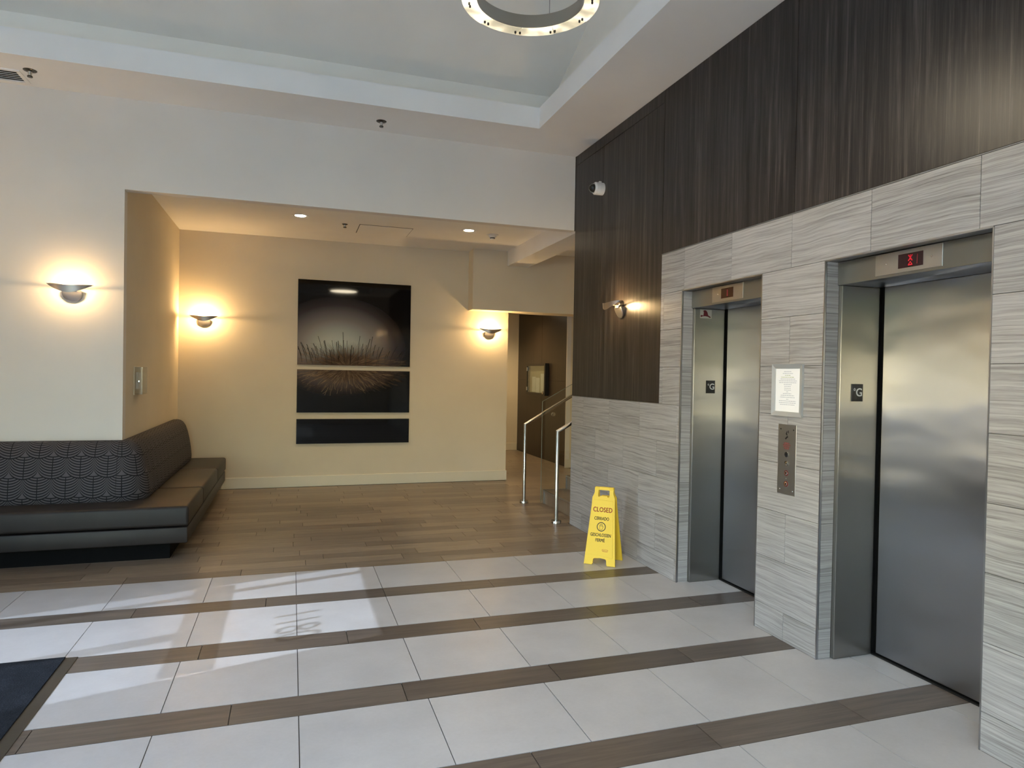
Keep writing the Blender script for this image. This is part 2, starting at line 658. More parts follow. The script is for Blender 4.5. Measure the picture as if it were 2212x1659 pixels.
# ---------------- header wall, alcove, hall
wall_front = struct('wall_front', boxes([(XL, XAL, YH, YH + 0.11, 0, ZC), (XAL, XW, YH, YH + 0.11, ZHB, ZC)]), 'paint')
struct('wall_alcove_left', boxes([(XAL - 0.12, XAL, YH + 0.11, YB, 0, ZAL)]), 'paint2')
struct('wall_back', boxes([(XAL - 0.12, XBR, YB, YB + 0.142, 0, ZAL)]), 'paint2')
struct('trim_1', boxes([(2.36, XBR, 9.748, YB, 2.54, ZAL), (XBR, 6.5, 9.748, YB + 0.142, 2.54, ZAL)]), 'paint2')
struct('trim_2', boxes([(2.88, 3.2, 7.02, 9.748, 3.2, ZAL)]), 'ceil')
struct('ceiling_alcove', boxes([(XAL - 0.12, 6.5, YH + 0.11, YB + 0.142, ZAL, ZAL + 0.08), (XW + 0.6, 6.5, 6.785, YH + 0.11, ZAL, ZAL + 0.08)]), 'ceil')
struct('wall_stair', boxes([(3.35, 6.5, 6.785, 6.885, 0, ZAL)]), 'paint')
struct('wall_stair_end', boxes([(6.5, 6.6, 6.785, 11.2, 0, ZAL)]), 'paint')
struct('wall_hall_left', boxes([(XBR - 0.12, XBR, YB + 0.142, 14.0, 0, 2.9)]), 'paint2')
struct('wall_hall_far', boxes([(XBR - 0.12, 4.6, 14.0, 14.1, 0, 2.9)]), 'paint2')
struct('wall_hall_turn', boxes([(4.475, 6.5, 11.1, 11.2, 0, 2.9)]), 'paint2')
struct('ceiling_hall', boxes([(XBR - 0.12, 6.5, YB + 0.142, 14.1, 2.9, 2.98)]), 'ceil')
wall_hall = struct('wall_hall_right', boxes([(4.475, 4.6, 11.2, 14.0, 0, 2.9)]), 'black')
for y0, y1 in ((11.13, 12.535), (12.535, 14.0)):
    for z0, z1 in ((0.0, 1.5), (1.5, 2.9)):
        obj('wood_panel', box(4.46, 4.4755, y0 + GW, y1 - GW, z0 + GW, z1 - GW), 'wood2', wall_hall)
def baseboard(name, x0, x1, y0, y1, h=0.148):
    struct(name, bbox(x0, x1, y0, y1, 0.0, h, 0.003, 1), 'base')
baseboard('baseboard_back', -0.98, XBR + 0.012, YB - 0.014, YB)
baseboard('baseboard_hall_left', XBR, XBR + 0.012, YB, 13.98)
baseboard('baseboard_hall_far', XBR + 0.014, 4.45, 13.986, 14.0)
baseboard('baseboard_hall_turn', 4.40, 6.4, 11.086, 11.1)
struct('trim_3', boxes([(4.40, 4.475, 11.1, 11.128, 0, 2.9)]), 'paint')

# ---------------- ceiling with its recessed tray and sloped vault
TX0, TX1, TY0, TY1, ZF = -3.15, 2.1, -1.4, 6.25, 4.154
struct('ceiling', boxes([(XL, TX0, YR, YH, ZC, ZF), (TX1, XW + 0.6, YR, YH + 0.12, ZC, ZF),
                         (TX0, TX1, YR, TY0, ZC, ZF), (TX0, TX1, TY1, YH, ZC, ZF)]), 'ceil')
s = 0.235
XV0, XV1, YV1, ZV = TX0 - s, TX1 + s, TY1 + s, 4.372
YRG = 2.5
ZRG = ZV + 0.43 * (YV1 - YRG)
def quad(name, pts, mat, t):
    bm = bmesh.new()
    vs = [bm.verts.new(p) for p in pts]
    f = bm.faces.new(vs)
    n = Vector(t)
    ex = bmesh.ops.extrude_face_region(bm, geom=[f])
    vv = [g for g in ex['geom'] if isinstance(g, bmesh.types.BMVert)]
    bmesh.ops.translate(bm, verts=vv, vec=n)
    bmesh.ops.recalc_face_normals(bm, faces=list(bm.faces))
    return struct(name, bm, mat)
quad('ceiling_vault_far', [(XV0, YV1, ZV), (XV1, YV1, ZV), (XV1, YRG, ZRG), (XV0, YRG, ZRG)], 'vault', (0, 0, 0.1))
YV0 = TY0 - s
ZV0 = ZRG - 0.43 * (YRG - YV0)
quad('ceiling_vault_near', [(XV0, YRG, ZRG), (XV1, YRG, ZRG), (XV1, YV0, ZV0), (XV0, YV0, ZV0)], 'vault', (0, 0, 0.1))
quad('wall_vault_right', [(XV1, YV1, ZF), (XV1, YV0, ZF), (XV1, YV0, ZV0), (XV1, YRG, ZRG), (XV1, YV1, ZV)], 'vault', (0.1, 0, 0))
quad('wall_vault_left', [(XV0, YV1, ZF), (XV0, YV0, ZF), (XV0, YV0, ZV0), (XV0, YRG, ZRG), (XV0, YV1, ZV)], 'vault', (-0.1, 0, 0))
quad('wall_vault_far', [(XV0, YV1, ZF), (XV1, YV1, ZF), (XV1, YV1, ZV), (XV0, YV1, ZV)], 'vault', (0, 0.1, 0))
quad('wall_vault_near', [(XV0, YV0, ZF), (XV1, YV0, ZF), (XV1, YV0, ZV0), (XV0, YV0, ZV0)], 'vault', (0, -0.1, 0))

# ---------------- storefront on the left and glazing behind the camera (they let the daylight in)
BF_ = 6.35
ST = 3.027
SF0, SF1 = 3.0, 4.70       # entrance with transom
WF0, WF1 = -1.6, 1.25       # second window bay
struct('wall_left', boxes([(XL - 0.2, XL, SF1, YH + 0.11, 0, ZC), (XL - 0.2, XL, WF1, SF0, 0, ZC), (XL - 0.2, XL, YR - 0.2, WF0, 0, ZC),
                           (XL - 0.2, XL, SF0, SF1, ST, ZC), (XL - 0.2, XL, WF0, WF1, ST, ZC)]), 'paint')
RX0, RX1, RT = -3.5, -0.15, 3.7
struct('wall_near', boxes([(XL, RX0, YR - 0.2, YR, 0, ZC), (RX1, 3.35, YR - 0.2, YR, 0, ZC), (RX0, RX1, YR - 0.2, YR, RT, ZC)]), 'paint')
fw = 0.055
def glazing_x(name, y0, y1, mull, rail, gm='glass'):
    w = struct(name, boxes([(XL - 0.13, XL - 0.05, y0, y0 + fw, 0, ST), (XL - 0.13, XL - 0.05, y1 - fw, y1, 0, ST),
                            (XL - 0.13, XL - 0.05, y0 + fw, y1 - fw, ST - fw, ST), (XL - 0.13, XL - 0.05, y0 + fw, y1 - fw, 0, 0.09)]), 'darkframe')
    ys = [y0 + fw] + mull + [y1 - fw]
    for m in mull:
        obj('mullion', box(XL - 0.13, XL - 0.05, m - fw / 2, m + fw / 2, 0.09, ST - fw), 'darkframe', w)
    for a, b in zip(ys[:-1], ys[1:]):
        if rail:
            obj('transom_rail', box(XL - 0.13, XL - 0.05, a + fw / 2, b - fw / 2, rail - 0.065, rail + 0.065), 'darkframe', w)
            spans = [(0.09, rail - 0.065), (rail + 0.065, ST - fw)]
        else:
            spans = [(0.09, ST - fw)]
        for z0, z1 in spans:
            obj('pane', box(XL - 0.094, XL - 0.086, a, b, z0, z1), gm if (z1 > 2.5 or gm == 'glass') else 'tinted_dark', w)
    return w
door_1 = glazing_x('door_1', SF0, SF1, [4.452], 2.225, 'tinted')
for m in (3.70,):
    obj('door_stile', box(XL - 0.13, XL - 0.05, m - 0.05, m + 0.05, 0.09, 2.16), 'darkframe', door_1)
glazing_x('window_1', WF0, WF1, [-0.65, 0.3], 2.16)
struct('trim_dark_added', boxes([(XL - 0.04, XL + 0.012, WF0, SF0, 0, 0.92), (XL, XL + 0.012, SF1, BF_ - 0.02, 0, 0.92)]), 'wood')  # unseen dark wainscot, added to darken the reflection in the elevator doors
w2 = struct('window_2', boxes([(RX0, RX0 + fw, YR - 0.13, YR - 0.05, 0, RT), (RX1 - fw, RX1, YR - 0.13, YR - 0.05, 0, RT),
                               (RX0 + fw, RX1 - fw, YR - 0.13, YR - 0.05, RT - fw, RT), (RX0 + fw, RX1 - fw, YR - 0.13, YR - 0.05, 0, 0.09)]), 'darkframe')
xs = [RX0 + fw, -2.4, -1.3, RX1 - fw]
for m in xs[1:-1]:
    obj('mullion', box(m - fw / 2, m + fw / 2, YR - 0.13, YR - 0.05, 0.09, RT - fw), 'darkframe', w2)
for a, b in zip(xs[:-1], xs[1:]):
    obj('transom_rail', box(a + fw / 2, b - fw / 2, YR - 0.13, YR - 0.05, 2.11, 2.21), 'darkframe', w2)
    for z0, z1 in ((0.09, 2.11), (2.21, RT - fw)):
        obj('pane', box(a, b, YR - 0.094, YR - 0.086, z0, z1), 'glass', w2)
# street number on the transom (its shadow falls on the tiles)
bm = textmesh('1180', 0.275, 0.0, 0.002, 0.95)
M = frame_xyz((XL - 0.10, 3.52, 2.61), (0, -1, 0), (0, 0, 1))
obj('street_number', xf(bm, M), 'black', door_1)
portal('portal_door', (XL - 0.02, (SF0 + SF1) / 2, ST / 2), SF1 - SF0, ST, (1, 0, 0))
portal('portal_window', (XL - 0.02, (WF0 + WF1) / 2, ST / 2), WF1 - WF0, ST, (1, 0, 0))
portal('portal_near', ((RX0 + RX1) / 2, YR - 0.02, RT / 2), RX1 - RX0, RT, (0, 1, 0))

# ---------------- what lies outside the glass: paving, an added dark strip and trees
MT['paving'] = paint('outside_paving', '#d6d7d8')
k = NT('outside_leaves')
k.set(col=k.ramp(k.noise(k.pos(), 2.2, 5), [(0.3, '#2c3d1c'), (0.7, '#6d8145')]), rough=0.8)
MT['leaves'] = k.m
MT['darkground'] = paint('outside_dark_ground', '#3a3d42')
struct('ground_dark_added', boxes([(-9.5, XL - 0.2, -30, 30, -0.15, -0.03)]), 'darkground')  # unseen strip, added so the lower elevator doors reflect something dark
struct('ground_outside', boxes([(-40, -9.5, -30, 30, -0.15, -0.03), (XL - 0.2, 20, -30, YR - 0.2, -0.15, -0.03)]), 'paving')
bm = bmesh.new()
def canopy(x, y, z, r):
    m = Matrix.Translation((x, y, z)) @ Matrix.Diagonal((r, r * random.uniform(0.9, 1.3), r * random.uniform(0.8, 1.1), 1))
    ret = bmesh.ops.create_icosphere(bm, subdivisions=2, radius=1.0, matrix=m)
    for v in ret['verts']:
        v.co += Vector((random.uniform(-1, 1), random.uniform(-1, 1), random.uniform(-1, 1))) * r * 0.14
for i in range(30):
    for zz in (3.3, 4.8):
        canopy(-14 + random.uniform(-1.0, 1.0), -16 + i * 1.3, zz + random.uniform(-0.3, 0.5), random.uniform(0.9, 1.5))
for i in range(28):
    for zz in (3.3, 4.8):
        canopy(-15 + i * 1.3, -13 + random.uniform(-1.0, 1.0), zz + random.uniform(-0.3, 0.5), random.uniform(0.9, 1.5))
for i in range(6):
    bx(bm, -14.2, -13.9, -15 + i * 6, -14.7 + i * 6, -0.03, 3.2)
    bx(bm, -14 + i * 6, -13.7 + i * 6, -13.2, -12.9, -0.03, 3.2)
o = obj('trees_outside', bm, 'leaves'); o['kind'] = 'structure'  # crowns and trunks of trees

# =================================================================== OBJECTS
WARM = (1.0, 0.66, 0.30)
def lamp(name, typ, energy, color, loc, parent=None, **kw):
    l = bpy.data.lights.new(name, typ)
    l.energy = energy; l.color = color
    for k_, v_ in kw.items():
        setattr(l, k_, v_)
    o = bpy.data.objects.new(name, l)
    COL.objects.link(o)
    if parent is not None:
        o.parent = parent
        o.location = parent_world(parent).inverted() @ Vector(loc)
    else:
        o.location = loc
    return o

# ---------------- elevators
k = NT('indicator_screen')
k.set(col='#1a0508', rough=0.12, spec=0.6, emis='#30040a', es=0.08)
MT['screen'] = k.m
MT['led'] = glow('led_red', '#c0182c', 0.13)
MT['leddim'] = glow('led_red_dim', '#7a2028', 0.05)
MT['braille'] = plain('floor_plate_black', '#121212', 0.4)
MT['lettering'] = plain('lettering_pale', '#c9c9c6', 0.5)
MT['stick'] = plain('sticker_clear', '#b9b6ae', 0.35, 0.3)
MT['hatred'] = plain('sticker_dark_red', '#5a0d18', 0.4)
XF = 2.842      # face of the frame header

def star(r0, r1, cx, cy):
    pts = []
    for i in range(10):
        r = r0 if i % 2 == 0 else r1
        a = PI / 2 + i * PI / 5
        pts.append((cx + r * math.cos(a), cy + r * math.sin(a)))
    return pts

def elevator(yr, yl, label, wide_led):
    yc = (yr + yl) / 2
    e = thing('elevator', label, 'elevator', (XD, yc, 0), group='elevators in the stone wall')
    yj = yl - 0.03
    # jambs and header of the frame
    jl = obj('jamb', bev(box(2.855, 3.128, yj, yl + 0.02, 0.0, 2.145), 0.004, 2), 'jamb', e)
    obj('jamb', bev(box(2.855, 3.128, yr - 0.02, yr + 0.03, 0.0, 2.145), 0.004, 2), 'jamb', e)
    hd = obj('header', bev(box(XF, 3.128, yr + 0.002, yl - 0.004, 2.145, ZD - 0.001), 0.002, 1), 'jamb', e)
    # door leaf, dark gap at its edge, sill
    obj('door_leaf', bev(box(XD, XD + 0.035, yr - 0.06, yj - 0.022, 0.016, 2.2), 0.003, 2), 'door', e)
    obj('shaft_gap', box(XD + 0.036, XD + 0.045, yr - 0.05, yl + 0.02, 0.0, 2.2), 'black', e)
    obj('sill', boxes([(3.128, XD + 0.036, yr + 0.002, yl - 0.002, 0.0005, 0.008)]), 'black', e)
    # indicator in the header
    ca = yc + (-0.0 if wide_led else 0.0)
    py0, py1 = (2.497, 2.90) if wide_led else (4.045, 4.415)
    pl = obj('indicator_plate', bev(box(XF - 0.004, XF, py0, py1, 2.16, 2.272), 0.001, 1), 'plate', hd)
    sy0, sy1 = (2.604, 2.752) if wide_led else (4.156, 4.30)
    dz0, dz1 = 2.181, 2.252
    obj('indicator_screen', box(XF - 0.0055, XF - 0.003, sy0, sy1, dz0, dz1), 'screen', hd)
    Md = frame_xyz((XF - 0.0056, (sy0 + sy1) / 2, (dz0 + dz1) / 2), (0, -1, 0), (0, 0, 1))
    if wide_led:
        bm = join(stroke([(-0.012, 0.026), (0.012, -0.004)], 0.006), stroke([(0.012, 0.026), (-0.012, -0.004)], 0.006),
                  stroke([(0, 0.028), (0, 0.0)], 0.004), stroke([(-0.012, -0.026), (0.0, -0.008), (0.012, -0.026)], 0.006),
                  stroke([(-0.010, -0.024), (0.010, -0.024)], 0.006))
        obj('indicator_symbol', xf(bm, Md), 'led', hd)
        obj('indicator_bar', xf(stroke([(0.042, 0.024), (0.040, -0.024)], 0.005), Md), 'leddim', hd)
    else:
        obj('indicator_bar', xf(stroke([(0.004, 0.022), (0.004, -0.024)], 0.014), Md), 'leddim', hd)
    for yy in (py0 + 0.06, py1 - 0.07):
        b = lathe([(0, 0.0015), (0.004, 0.001), (0.005, 0)], 12)
        obj('screw', xf(b, Matrix.Translation((XF - 0.004, yy, 2.216)) @ Matrix.Rotation(-PI / 2, 4, 'Y')), 'chrome', hd)
    # floor marking on the jamb that faces the lobby
    gx0 = 2.935 if wide_led else 2.968
    g = obj('floor_plate', bev(box(gx0, gx0 + 0.082, yj - 0.004, yj, 1.483, 1.583), 0.001, 1), 'braille', jl)
    Mg = frame_xyz((gx0 + 0.041, yj - 0.0045, 1.533), (1, 0, 0), (0, 0, 1))
    obj('floor_letter', xf(join(xf(textmesh('G', 0.066, 0.012), Matrix.Translation((0.012, 0, 0)))), Mg), 'lettering', jl)
    obj('floor_star', xf(prism(star(0.010, 0.005, -0.021, 0.018), 0, 0.0004, [star(0.0065, 0.0028, -0.021, 0.018)]), Mg), 'lettering', jl)
    return e, jl, yj
e1, j1, yj1 = elevator(*ELEV[0], 'far stainless steel elevator with a red hat sticker on its jamb', False)
e2, j2, yj2 = elevator(*ELEV[1], 'near stainless steel elevator, widest in view, at the right', True)
# helmet sticker on the far elevator's jamb
Mh = frame_xyz((2.950, yj1 - 0.002, 2.103), (1, 0, 0), (0, 0, 1))
obj('sticker_backing', xf(prism([(-0.05, -0.034), (0.056, -0.034), (0.056, 0.034), (-0.05, 0.034)], 0, 0.0006), Mh), 'stick', j1)
hat = [(-0.046, -0.018), (-0.042, -0.010), (-0.032, -0.010), (-0.020, -0.014), (-0.016, 0.012), (-0.022, 0.024), (-0.008, 0.030), (0.006, 0.026),
       (0.016, 0.014), (0.024, -0.010), (0.040, -0.018), (0.048, -0.026), (0.040, -0.029), (0.020, -0.020), (-0.004, -0.017), (-0.030, -0.020), (-0.040, -0.026)]
obj('sticker_helmet', xf(prism(hat, 0.0006, 0.0012), Mh), 'hatred', j1)

# ---------------- call panel between the elevators
cp = thing('call_panel', 'brushed steel elevator call panel with round buttons, under the framed notice', 'call panel', (XW, 3.456, 0.90))
plate = obj('plate', bev(box(XW - 0.004, XW, 3.376, 3.537, 0.901, 1.328), 0.0012, 1), 'plate', cp)
Mp = frame_xyz((XW - 0.0045, 3.456, 0.0), (0, -1, 0), (0, 0, 1))
MT['redprint'] = plain('red_print', '#8c3b3a', 0.6)
MT['inkdark'] = plain('dark_print', '#16161a', 0.5)
for yy, zz in ((-0.057, 1.298), (0.057, 1.298), (-0.057, 0.928), (0.057, 0.928)):
    b = lathe([(0, 0.0015), (0.004, 0.001), (0.0048, 0)], 12)
    obj('screw', xf(b, Mp @ Matrix.Translation((yy, zz, 0))), 'black' if zz > 1.2 else 'chrome', cp)
fig = join(stroke([(0.010, 1.292), (0.012, 1.284), (0.012, 1.276)], 0.006), stroke([(0.000, 1.286), (-0.004, 1.272), (0.002, 1.262)], 0.007),
           stroke([(-0.006, 1.264), (-0.010, 1.276)], 0.004), stroke([(0.006, 1.256), (-0.006, 1.246), (-0.014, 1.238)], 0.010), stroke([(0.004, 1.254), (0.008, 1.250)], 0.008))
obj('stair_symbol', xf(fig, Mp), 'inkdark', cp)
lines = []
for i, (w, z) in enumerate(((0.050, 1.214), (0.066, 1.203), (0.056, 1.192), (0.044, 1.181))):
    x = -w / 2
    while x < w / 2 - 0.004:
        ww = min(random.uniform(0.007, 0.016), w / 2 - x)
        lines.append(stroke([(x, z), (x + ww, z)], 0.0055)); x += ww + 0.003
obj('red_text', xf(join(*lines), Mp), 'redprint', cp)['kind'] = 'stuff'
MT['btnred'] = plain('button_red_ring', '#7e2a2c', 0.35, 0.3)
def button(z, kind):
    b = obj('button', xf(lathe([(0, 0.004), (0.009, 0.0038), (0.0125, 0.0025), (0.0135, 0)], 24), Mp @ Matrix.Translation((0, z, 0))), 'chrome' if kind != 'lock' else 'inkdark', cp, smooth=40)
    if kind == 'red':
        obj('button_ring', xf(lathe([(0.0135, 0.0), (0.0140, 0.0022), (0.017, 0.0022), (0.0175, 0.0)], 24), Mp @ Matrix.Translation((0, z, 0))), 'btnred', b)
        obj('button_mark', xf(join(stroke([(-0.006, z + 0.003), (0.006, z + 0.003)], 0.003), stroke([(0, z + 0.007), (0, z - 0.007)], 0.003)), Mp @ Matrix.Translation((0, 0, 0.004))), 'hatred', b)
    else:
        obj('button_ring', xf(lathe([(0.0135, 0.0), (0.0140, 0.003), (0.0165, 0.003), (0.017, 0.0)], 24), Mp @ Matrix.Translation((0, z, 0))), 'chrome', b, smooth=40)
button(1.145, 'lock'); button(1.090, 'plain'); button(1.032, 'red'); button(0.966, 'red')
obj('small_arrow', xf(stroke([(-0.004, 0.999), (0.004, 0.999)], 0.004), Mp), 'lettering', cp)

# ---------------- framed notice
nf = thing('framed_notice', 'silver snap frame holding a white printed notice on the stone wall', 'notice', (XW, 3.462, 1.378))
MT['framesilver'] = plain('silver_frame', '#bfc4c8', 0.35, 0.5)
MT['paper'] = plain('paper_white', '#f2f3f6', 0.8)
y0, y1, z0, z1 = 3.326, 3.598, 1.378, 1.696
fwid = 0.028
for nm, pts in (('frame_side', [(y0, z0), (y0 + fwid, z0 + fwid), (y0 + fwid, z1 - fwid), (y0, z1)]), ('frame_side', [(y1, z0), (y1, z1), (y1 - fwid, z1 - fwid), (y1 - fwid, z0 + fwid)]),
                ('frame_rail', [(y0, z0), (y1, z0), (y1 - fwid, z0 + fwid), (y0 + fwid, z0 + fwid)]), ('frame_rail', [(y0, z1), (y0 + fwid, z1 - fwid), (y1 - fwid, z1 - fwid), (y1, z1)])):
    b = prism([(-p[0], p[1]) for p in pts], 0, 0.014)
    # raised outer lip, lower inner edge
    for v in b.verts:
        inner = (abs(-v.co.x - y0) > 0.01 and abs(-v.co.x - y1) > 0.01)
        if v.co.z > 0.001 and inner:
            v.co.z = 0.007
    obj(nm, xf(b, frame_xyz((XW - 0.0005, 0, 0), (0, -1, 0), (0, 0, 1))), 'framesilver', nf)
obj('paper', box(XW - 0.004, XW - 0.0005, y0 + fwid, y1 - fwid, z0 + fwid, z1 - fwid), 'paper', nf)
MT['typegrey'] = plain('type_grey', '#b4b9c6', 0.7)
MT['typegreen'] = plain('type_green', '#b3bd98', 0.7)
bars, green = [], []
Mn = frame_xyz((XW - 0.0042, (y0 + y1) / 2, 0), (0, -1, 0), (0, 0, 1))
zz = z1 - fwid - 0.018
for i, w in enumerate((0.07, 0.09, 0.05, 0.12, 0.13, 0.16, 0.155, 0.07, 0.06, 0.06, 0.06, 0.02, 0.08, 0.12, 0.13, 0.02, 0.15, 0.15, 0.13)):
    x = -w / 2
    while x < w / 2 - 0.003:
        ww = min(random.uniform(0.006, 0.02), w / 2 - x)
        (green if i in (2, 3) else bars).append(stroke([(x, zz), (x + ww, zz)], 0.0035, 0.0002)); x += ww + 0.003
    zz -= 0.0112
obj('notice_text', xf(join(*bars), Mn), 'typegrey', nf)['kind'] = 'stuff'
obj('notice_heading', xf(join(*green), Mn), 'typegreen', nf)['kind'] = 'stuff'

# ---------------- wall sconces
MT['bulb'] = glow('sconce_lamp', '#ffdfa8', 12.0)
def sconce_parts(root):
    """local frame: wall plane y=0, room towards -y"""
    A = 0.176
    bm = bmesh.new()
    N = 72
    rings = []
    for i in range(N):
        th = 2 * PI * i / N
        cx_, sx_ = math.cos(th), math.sin(th)
        # boat outline: pointed tips
        xo = A * cx_ * (1 - 0.04 * sx_ * sx_)
        yo = -0.088 + 0.080 * (abs(sx_) ** 1.35) * (1 if sx_ >= 0 else -1)
        xi = 0.112 * cx_
        yi = -0.088 + 0.046 * (abs(sx_) ** 1.2) * (1 if sx_ >= 0 else -1)
        def zt(x): return 0.17 * math.sqrt(x * x + 0.0012) - 0.004
        bk = 0.15 if sx_ > 0 else 1.0
        th_o = 0.004 + 0.048 * bk * (1 - (xo / A) ** 2)
        th_i = 0.004 + 0.024 * bk * (1 - (xi / 0.112) ** 2)
        front = 0.012 if sx_ < 0 else 0.0
        ring = [bm.verts.new((xo, yo, zt(xo) + 0.001 + front * (1 - (xo / A) ** 2))), bm.verts.new((xi, yi, zt(xi))), bm.verts.new((xi, yi, zt(xi) - th_i)), bm.verts.new((xo * 0.97, yo * 0.98 - 0.001, zt(xo) - th_o + 0.003))]
        rings.append(ring)
    for i in range(N):
        a, b = rings[i], rings[(i + 1) % N]
        for j in range(4):
            bm.faces.new((a[j], a[(j + 1) % 4], b[(j + 1) % 4], b[j]))
    bmesh.ops.recalc_face_normals(bm, faces=list(bm.faces))
    parts = [('bowl', bm, 'sconcemetal', 50)]
    # half-round wall mount
    def halfdisc(r, n=20, top=-0.018):
        pts = []
        a0 = math.asin(min(1, max(-1, (top + 0.045) / r)))
        for i in range(n + 1):
            a = PI - a0 + (PI + 2 * a0) * i / n
            pts.append((r * math.cos(a), -0.045 + r * math.sin(a)))
        return pts
    mount = prism(halfdisc(0.074), 0.0, 0.022)
    for v in mount.verts:
        if v.co.z > 0.01:
            v.co.z = 0.010 + 0.028 * max(0, (v.co.y + 0.119) / 0.101)
    xf(mount, Matrix.Rotation(PI / 2, 4, 'X'))
    parts.append(('mount', mount, 'sconcemetal', 30))
    face = prism(halfdisc(0.070, 20, -0.020), 0.0, 1.0)
    for v in face.verts:
        up_ = v.co.z > 0.5
        if up_:
            v.co.y = v.co.y * 0.84 - 0.003; v.co.x *= 0.97
        v.co.z = (0.012 if up_ else 0.008) + 0.034 * max(0, (v.co.y + 0.119) / 0.101)
    xf(face, Matrix.Rotation(PI / 2, 4, 'X'))
    parts.append(('mount_face', face, 'sconceface', 30))
    neck = bev(box(-0.035, 0.035, -0.055, -0.003, -0.028, -0.006), 0.004, 2)
    parts.append(('neck', neck, 'sconcemetal', 30))
    bulb = lathe([(0, 0.02), (0.006, 0.018), (0.0085, 0.010), (0.0085, -0.010), (0.006, -0.018), (0, -0.02)], 16)
    xf(bulb, Matrix.Translation((0, -0.112, 0.000)) @ Matrix.Rotation(PI / 2, 4, 'Y'))
    parts.append(('lamp', bulb, 'bulb', True))
    out = []
    for nm, b, m, sm in parts:
        b.transform(parent_world(root))
        out.append(obj(nm, b, m, root, smooth=sm))
    return out
SG = 'boat-shaped metal wall sconces'
SPOTS = [((-1.895, YH, 2.272), 0, 'large-looking metal sconce glowing on the pale wall above the patterned bench'),
         ((-1.205, YB, 2.272), 0, 'metal sconce on the alcove back wall, left of the dark artwork'),
         ((2.690, YB, 2.250), 0, 'metal sconce on the alcove back wall beside the hallway opening'),
         ((XW, 5.735, 2.255), -PI / 2, 'metal sconce seen side-on, mounted on the dark wood panels'),
         ((2.50, YR, 2.75), PI, 'metal sconce mirrored in the dark artwork, on the wall behind the viewer'),
         ((XL, 5.72, 2.272), PI / 2, 'metal sconce on the street-side wall, between the bench corner and the entrance'),
         ((XL, 1.70, 2.272), PI / 2, 'metal sconce on the street-side wall, between the entrance and the window')]
PW = [3.4, 8.5, 7, 4, 4, 6, 2]
first = None
for i, (loc, rz, lab) in enumerate(SPOTS):
    t = thing('wall_sconce', lab, 'sconce', loc, (0, 0, rz), SG)
    if first is None:
        first = sconce_parts(t)
    else:
        for c in first:
            d = c.copy(); COL.objects.link(d); d.parent = t
    l = lamp('sconce_light', 'POINT', PW[i], WARM, (0, 0, 0), None, shadow_soft_size=0.02)
    l.parent = t
    l.location = (0, -0.112, 0.004)

# ---------------- recessed downlights of the alcove
MT['lens'] = glow('downlight_lens', '#fff2d8', 9.0)
MT['canrefl'] = plain('downlight_reflector', '#d8d4c8', 0.25, 0.8)
DLS = [((-0.033, 8.545, ZAL), 'recessed ceiling downlight nearest the left sconce, above the artwork'),
       ((1.993, 8.548, ZAL), 'recessed ceiling downlight beside the smoke detector')]
for loc, lab in DLS:
    t = thing('downlight', lab, 'downlight', loc, (0, 0, 0), 'recessed downlights of the alcove')
    b = lathe([(0.078, 0.0), (0.080, -0.003), (0.095, -0.006), (0.100, -0.003), (0.100, 0.0)], 40)
    obj('trim_ring', xf(b, Matrix.Translation(loc)), 'white', t, smooth=40)
    b = lathe([(0.079, -0.0035), (0.066, 0.0), (0.060, 0.0)], 40)
    obj('reflector', xf(b, Matrix.Translation(loc)), 'canrefl', t, smooth=40)
    b = lathe([(0, -0.0035), (0.03, -0.0032), (0.064, -0.001)], 40)
    obj('lens', xf(b, Matrix.Translation(loc)), 'lens', t)
    l = lamp('downlight_beam', 'SPOT', 14, (1.0, 0.72, 0.38), (loc[0], loc[1], loc[2] - 0.012), t, shadow_soft_size=0.05, spot_size=math.radians(120), spot_blend=0.8)

# ---------------- light in the hallway behind the alcove (two recessed lamps out of view)
for i, loc in enumerate(((3.7, 12.6, 2.9), (5.2, 8.2, ZAL))):
    t = thing('hall_downlight', ('recessed ceiling lamp of the hallway behind the alcove', 'recessed ceiling lamp above the stairs')[i], 'downlight', loc)
    b = lathe([(0, -0.003), (0.07, -0.002), (0.075, -0.005), (0.095, -0.006), (0.1, 0.0)], 32)
    obj('lens', xf(b, Matrix.Translation(loc)), 'lens', t)
    lamp('hall_beam', 'SPOT', (30, 22)[i], (1.0, 0.74, 0.40), (loc[0], loc[1], loc[2] - 0.02), t, shadow_soft_size=0.06, spot_size=math.radians(150), spot_blend=0.7)

# ---------------- ring chandelier
RC = Vector((1.014, 3.34, 3.49)); RO, RI, RH = 0.348, 0.272, 0.075
ch = thing('ring_chandelier', 'brushed metal ring chandelier hanging in the ceiling tray', 'chandelier', RC)
k = NT('chandelier_panel_glow')
nz = k.noise(k.pos(), 7.0, 2)
k.set(col='#e8dcb8', rough=0.3, emis='#ffeecb', es=k.m_('ADD', 0.06, k.m_('MULTIPLY', k.m_('POWER', nz, 5.0), 5.0)))
MT['ringglow'] = k.m
b = lathe([(RI, 0.006), (RI, RH), (RI + 0.004, RH), (RI + 0.004, 0.006)], 96, True)
obj('inner_band', xf(b, Matrix.Translation(RC)), 'ringmetal', ch, smooth=40)
b = lathe([(RO - 0.004, 0.006), (RO - 0.004, RH), (RO, RH), (RO, 0.006)], 96, True)
obj('outer_band', xf(b, Matrix.Translation(RC)), 'ringmetal', ch, smooth=40)
b = lathe([(RI + 0.004, RH - 0.003), (RO - 0.004, RH - 0.003), (RO - 0.004, RH), (RI + 0.004, RH)], 96, True)
obj('top_cover', xf(b, Matrix.Translation(RC)), 'ringmetal', ch)
NSEG = 10
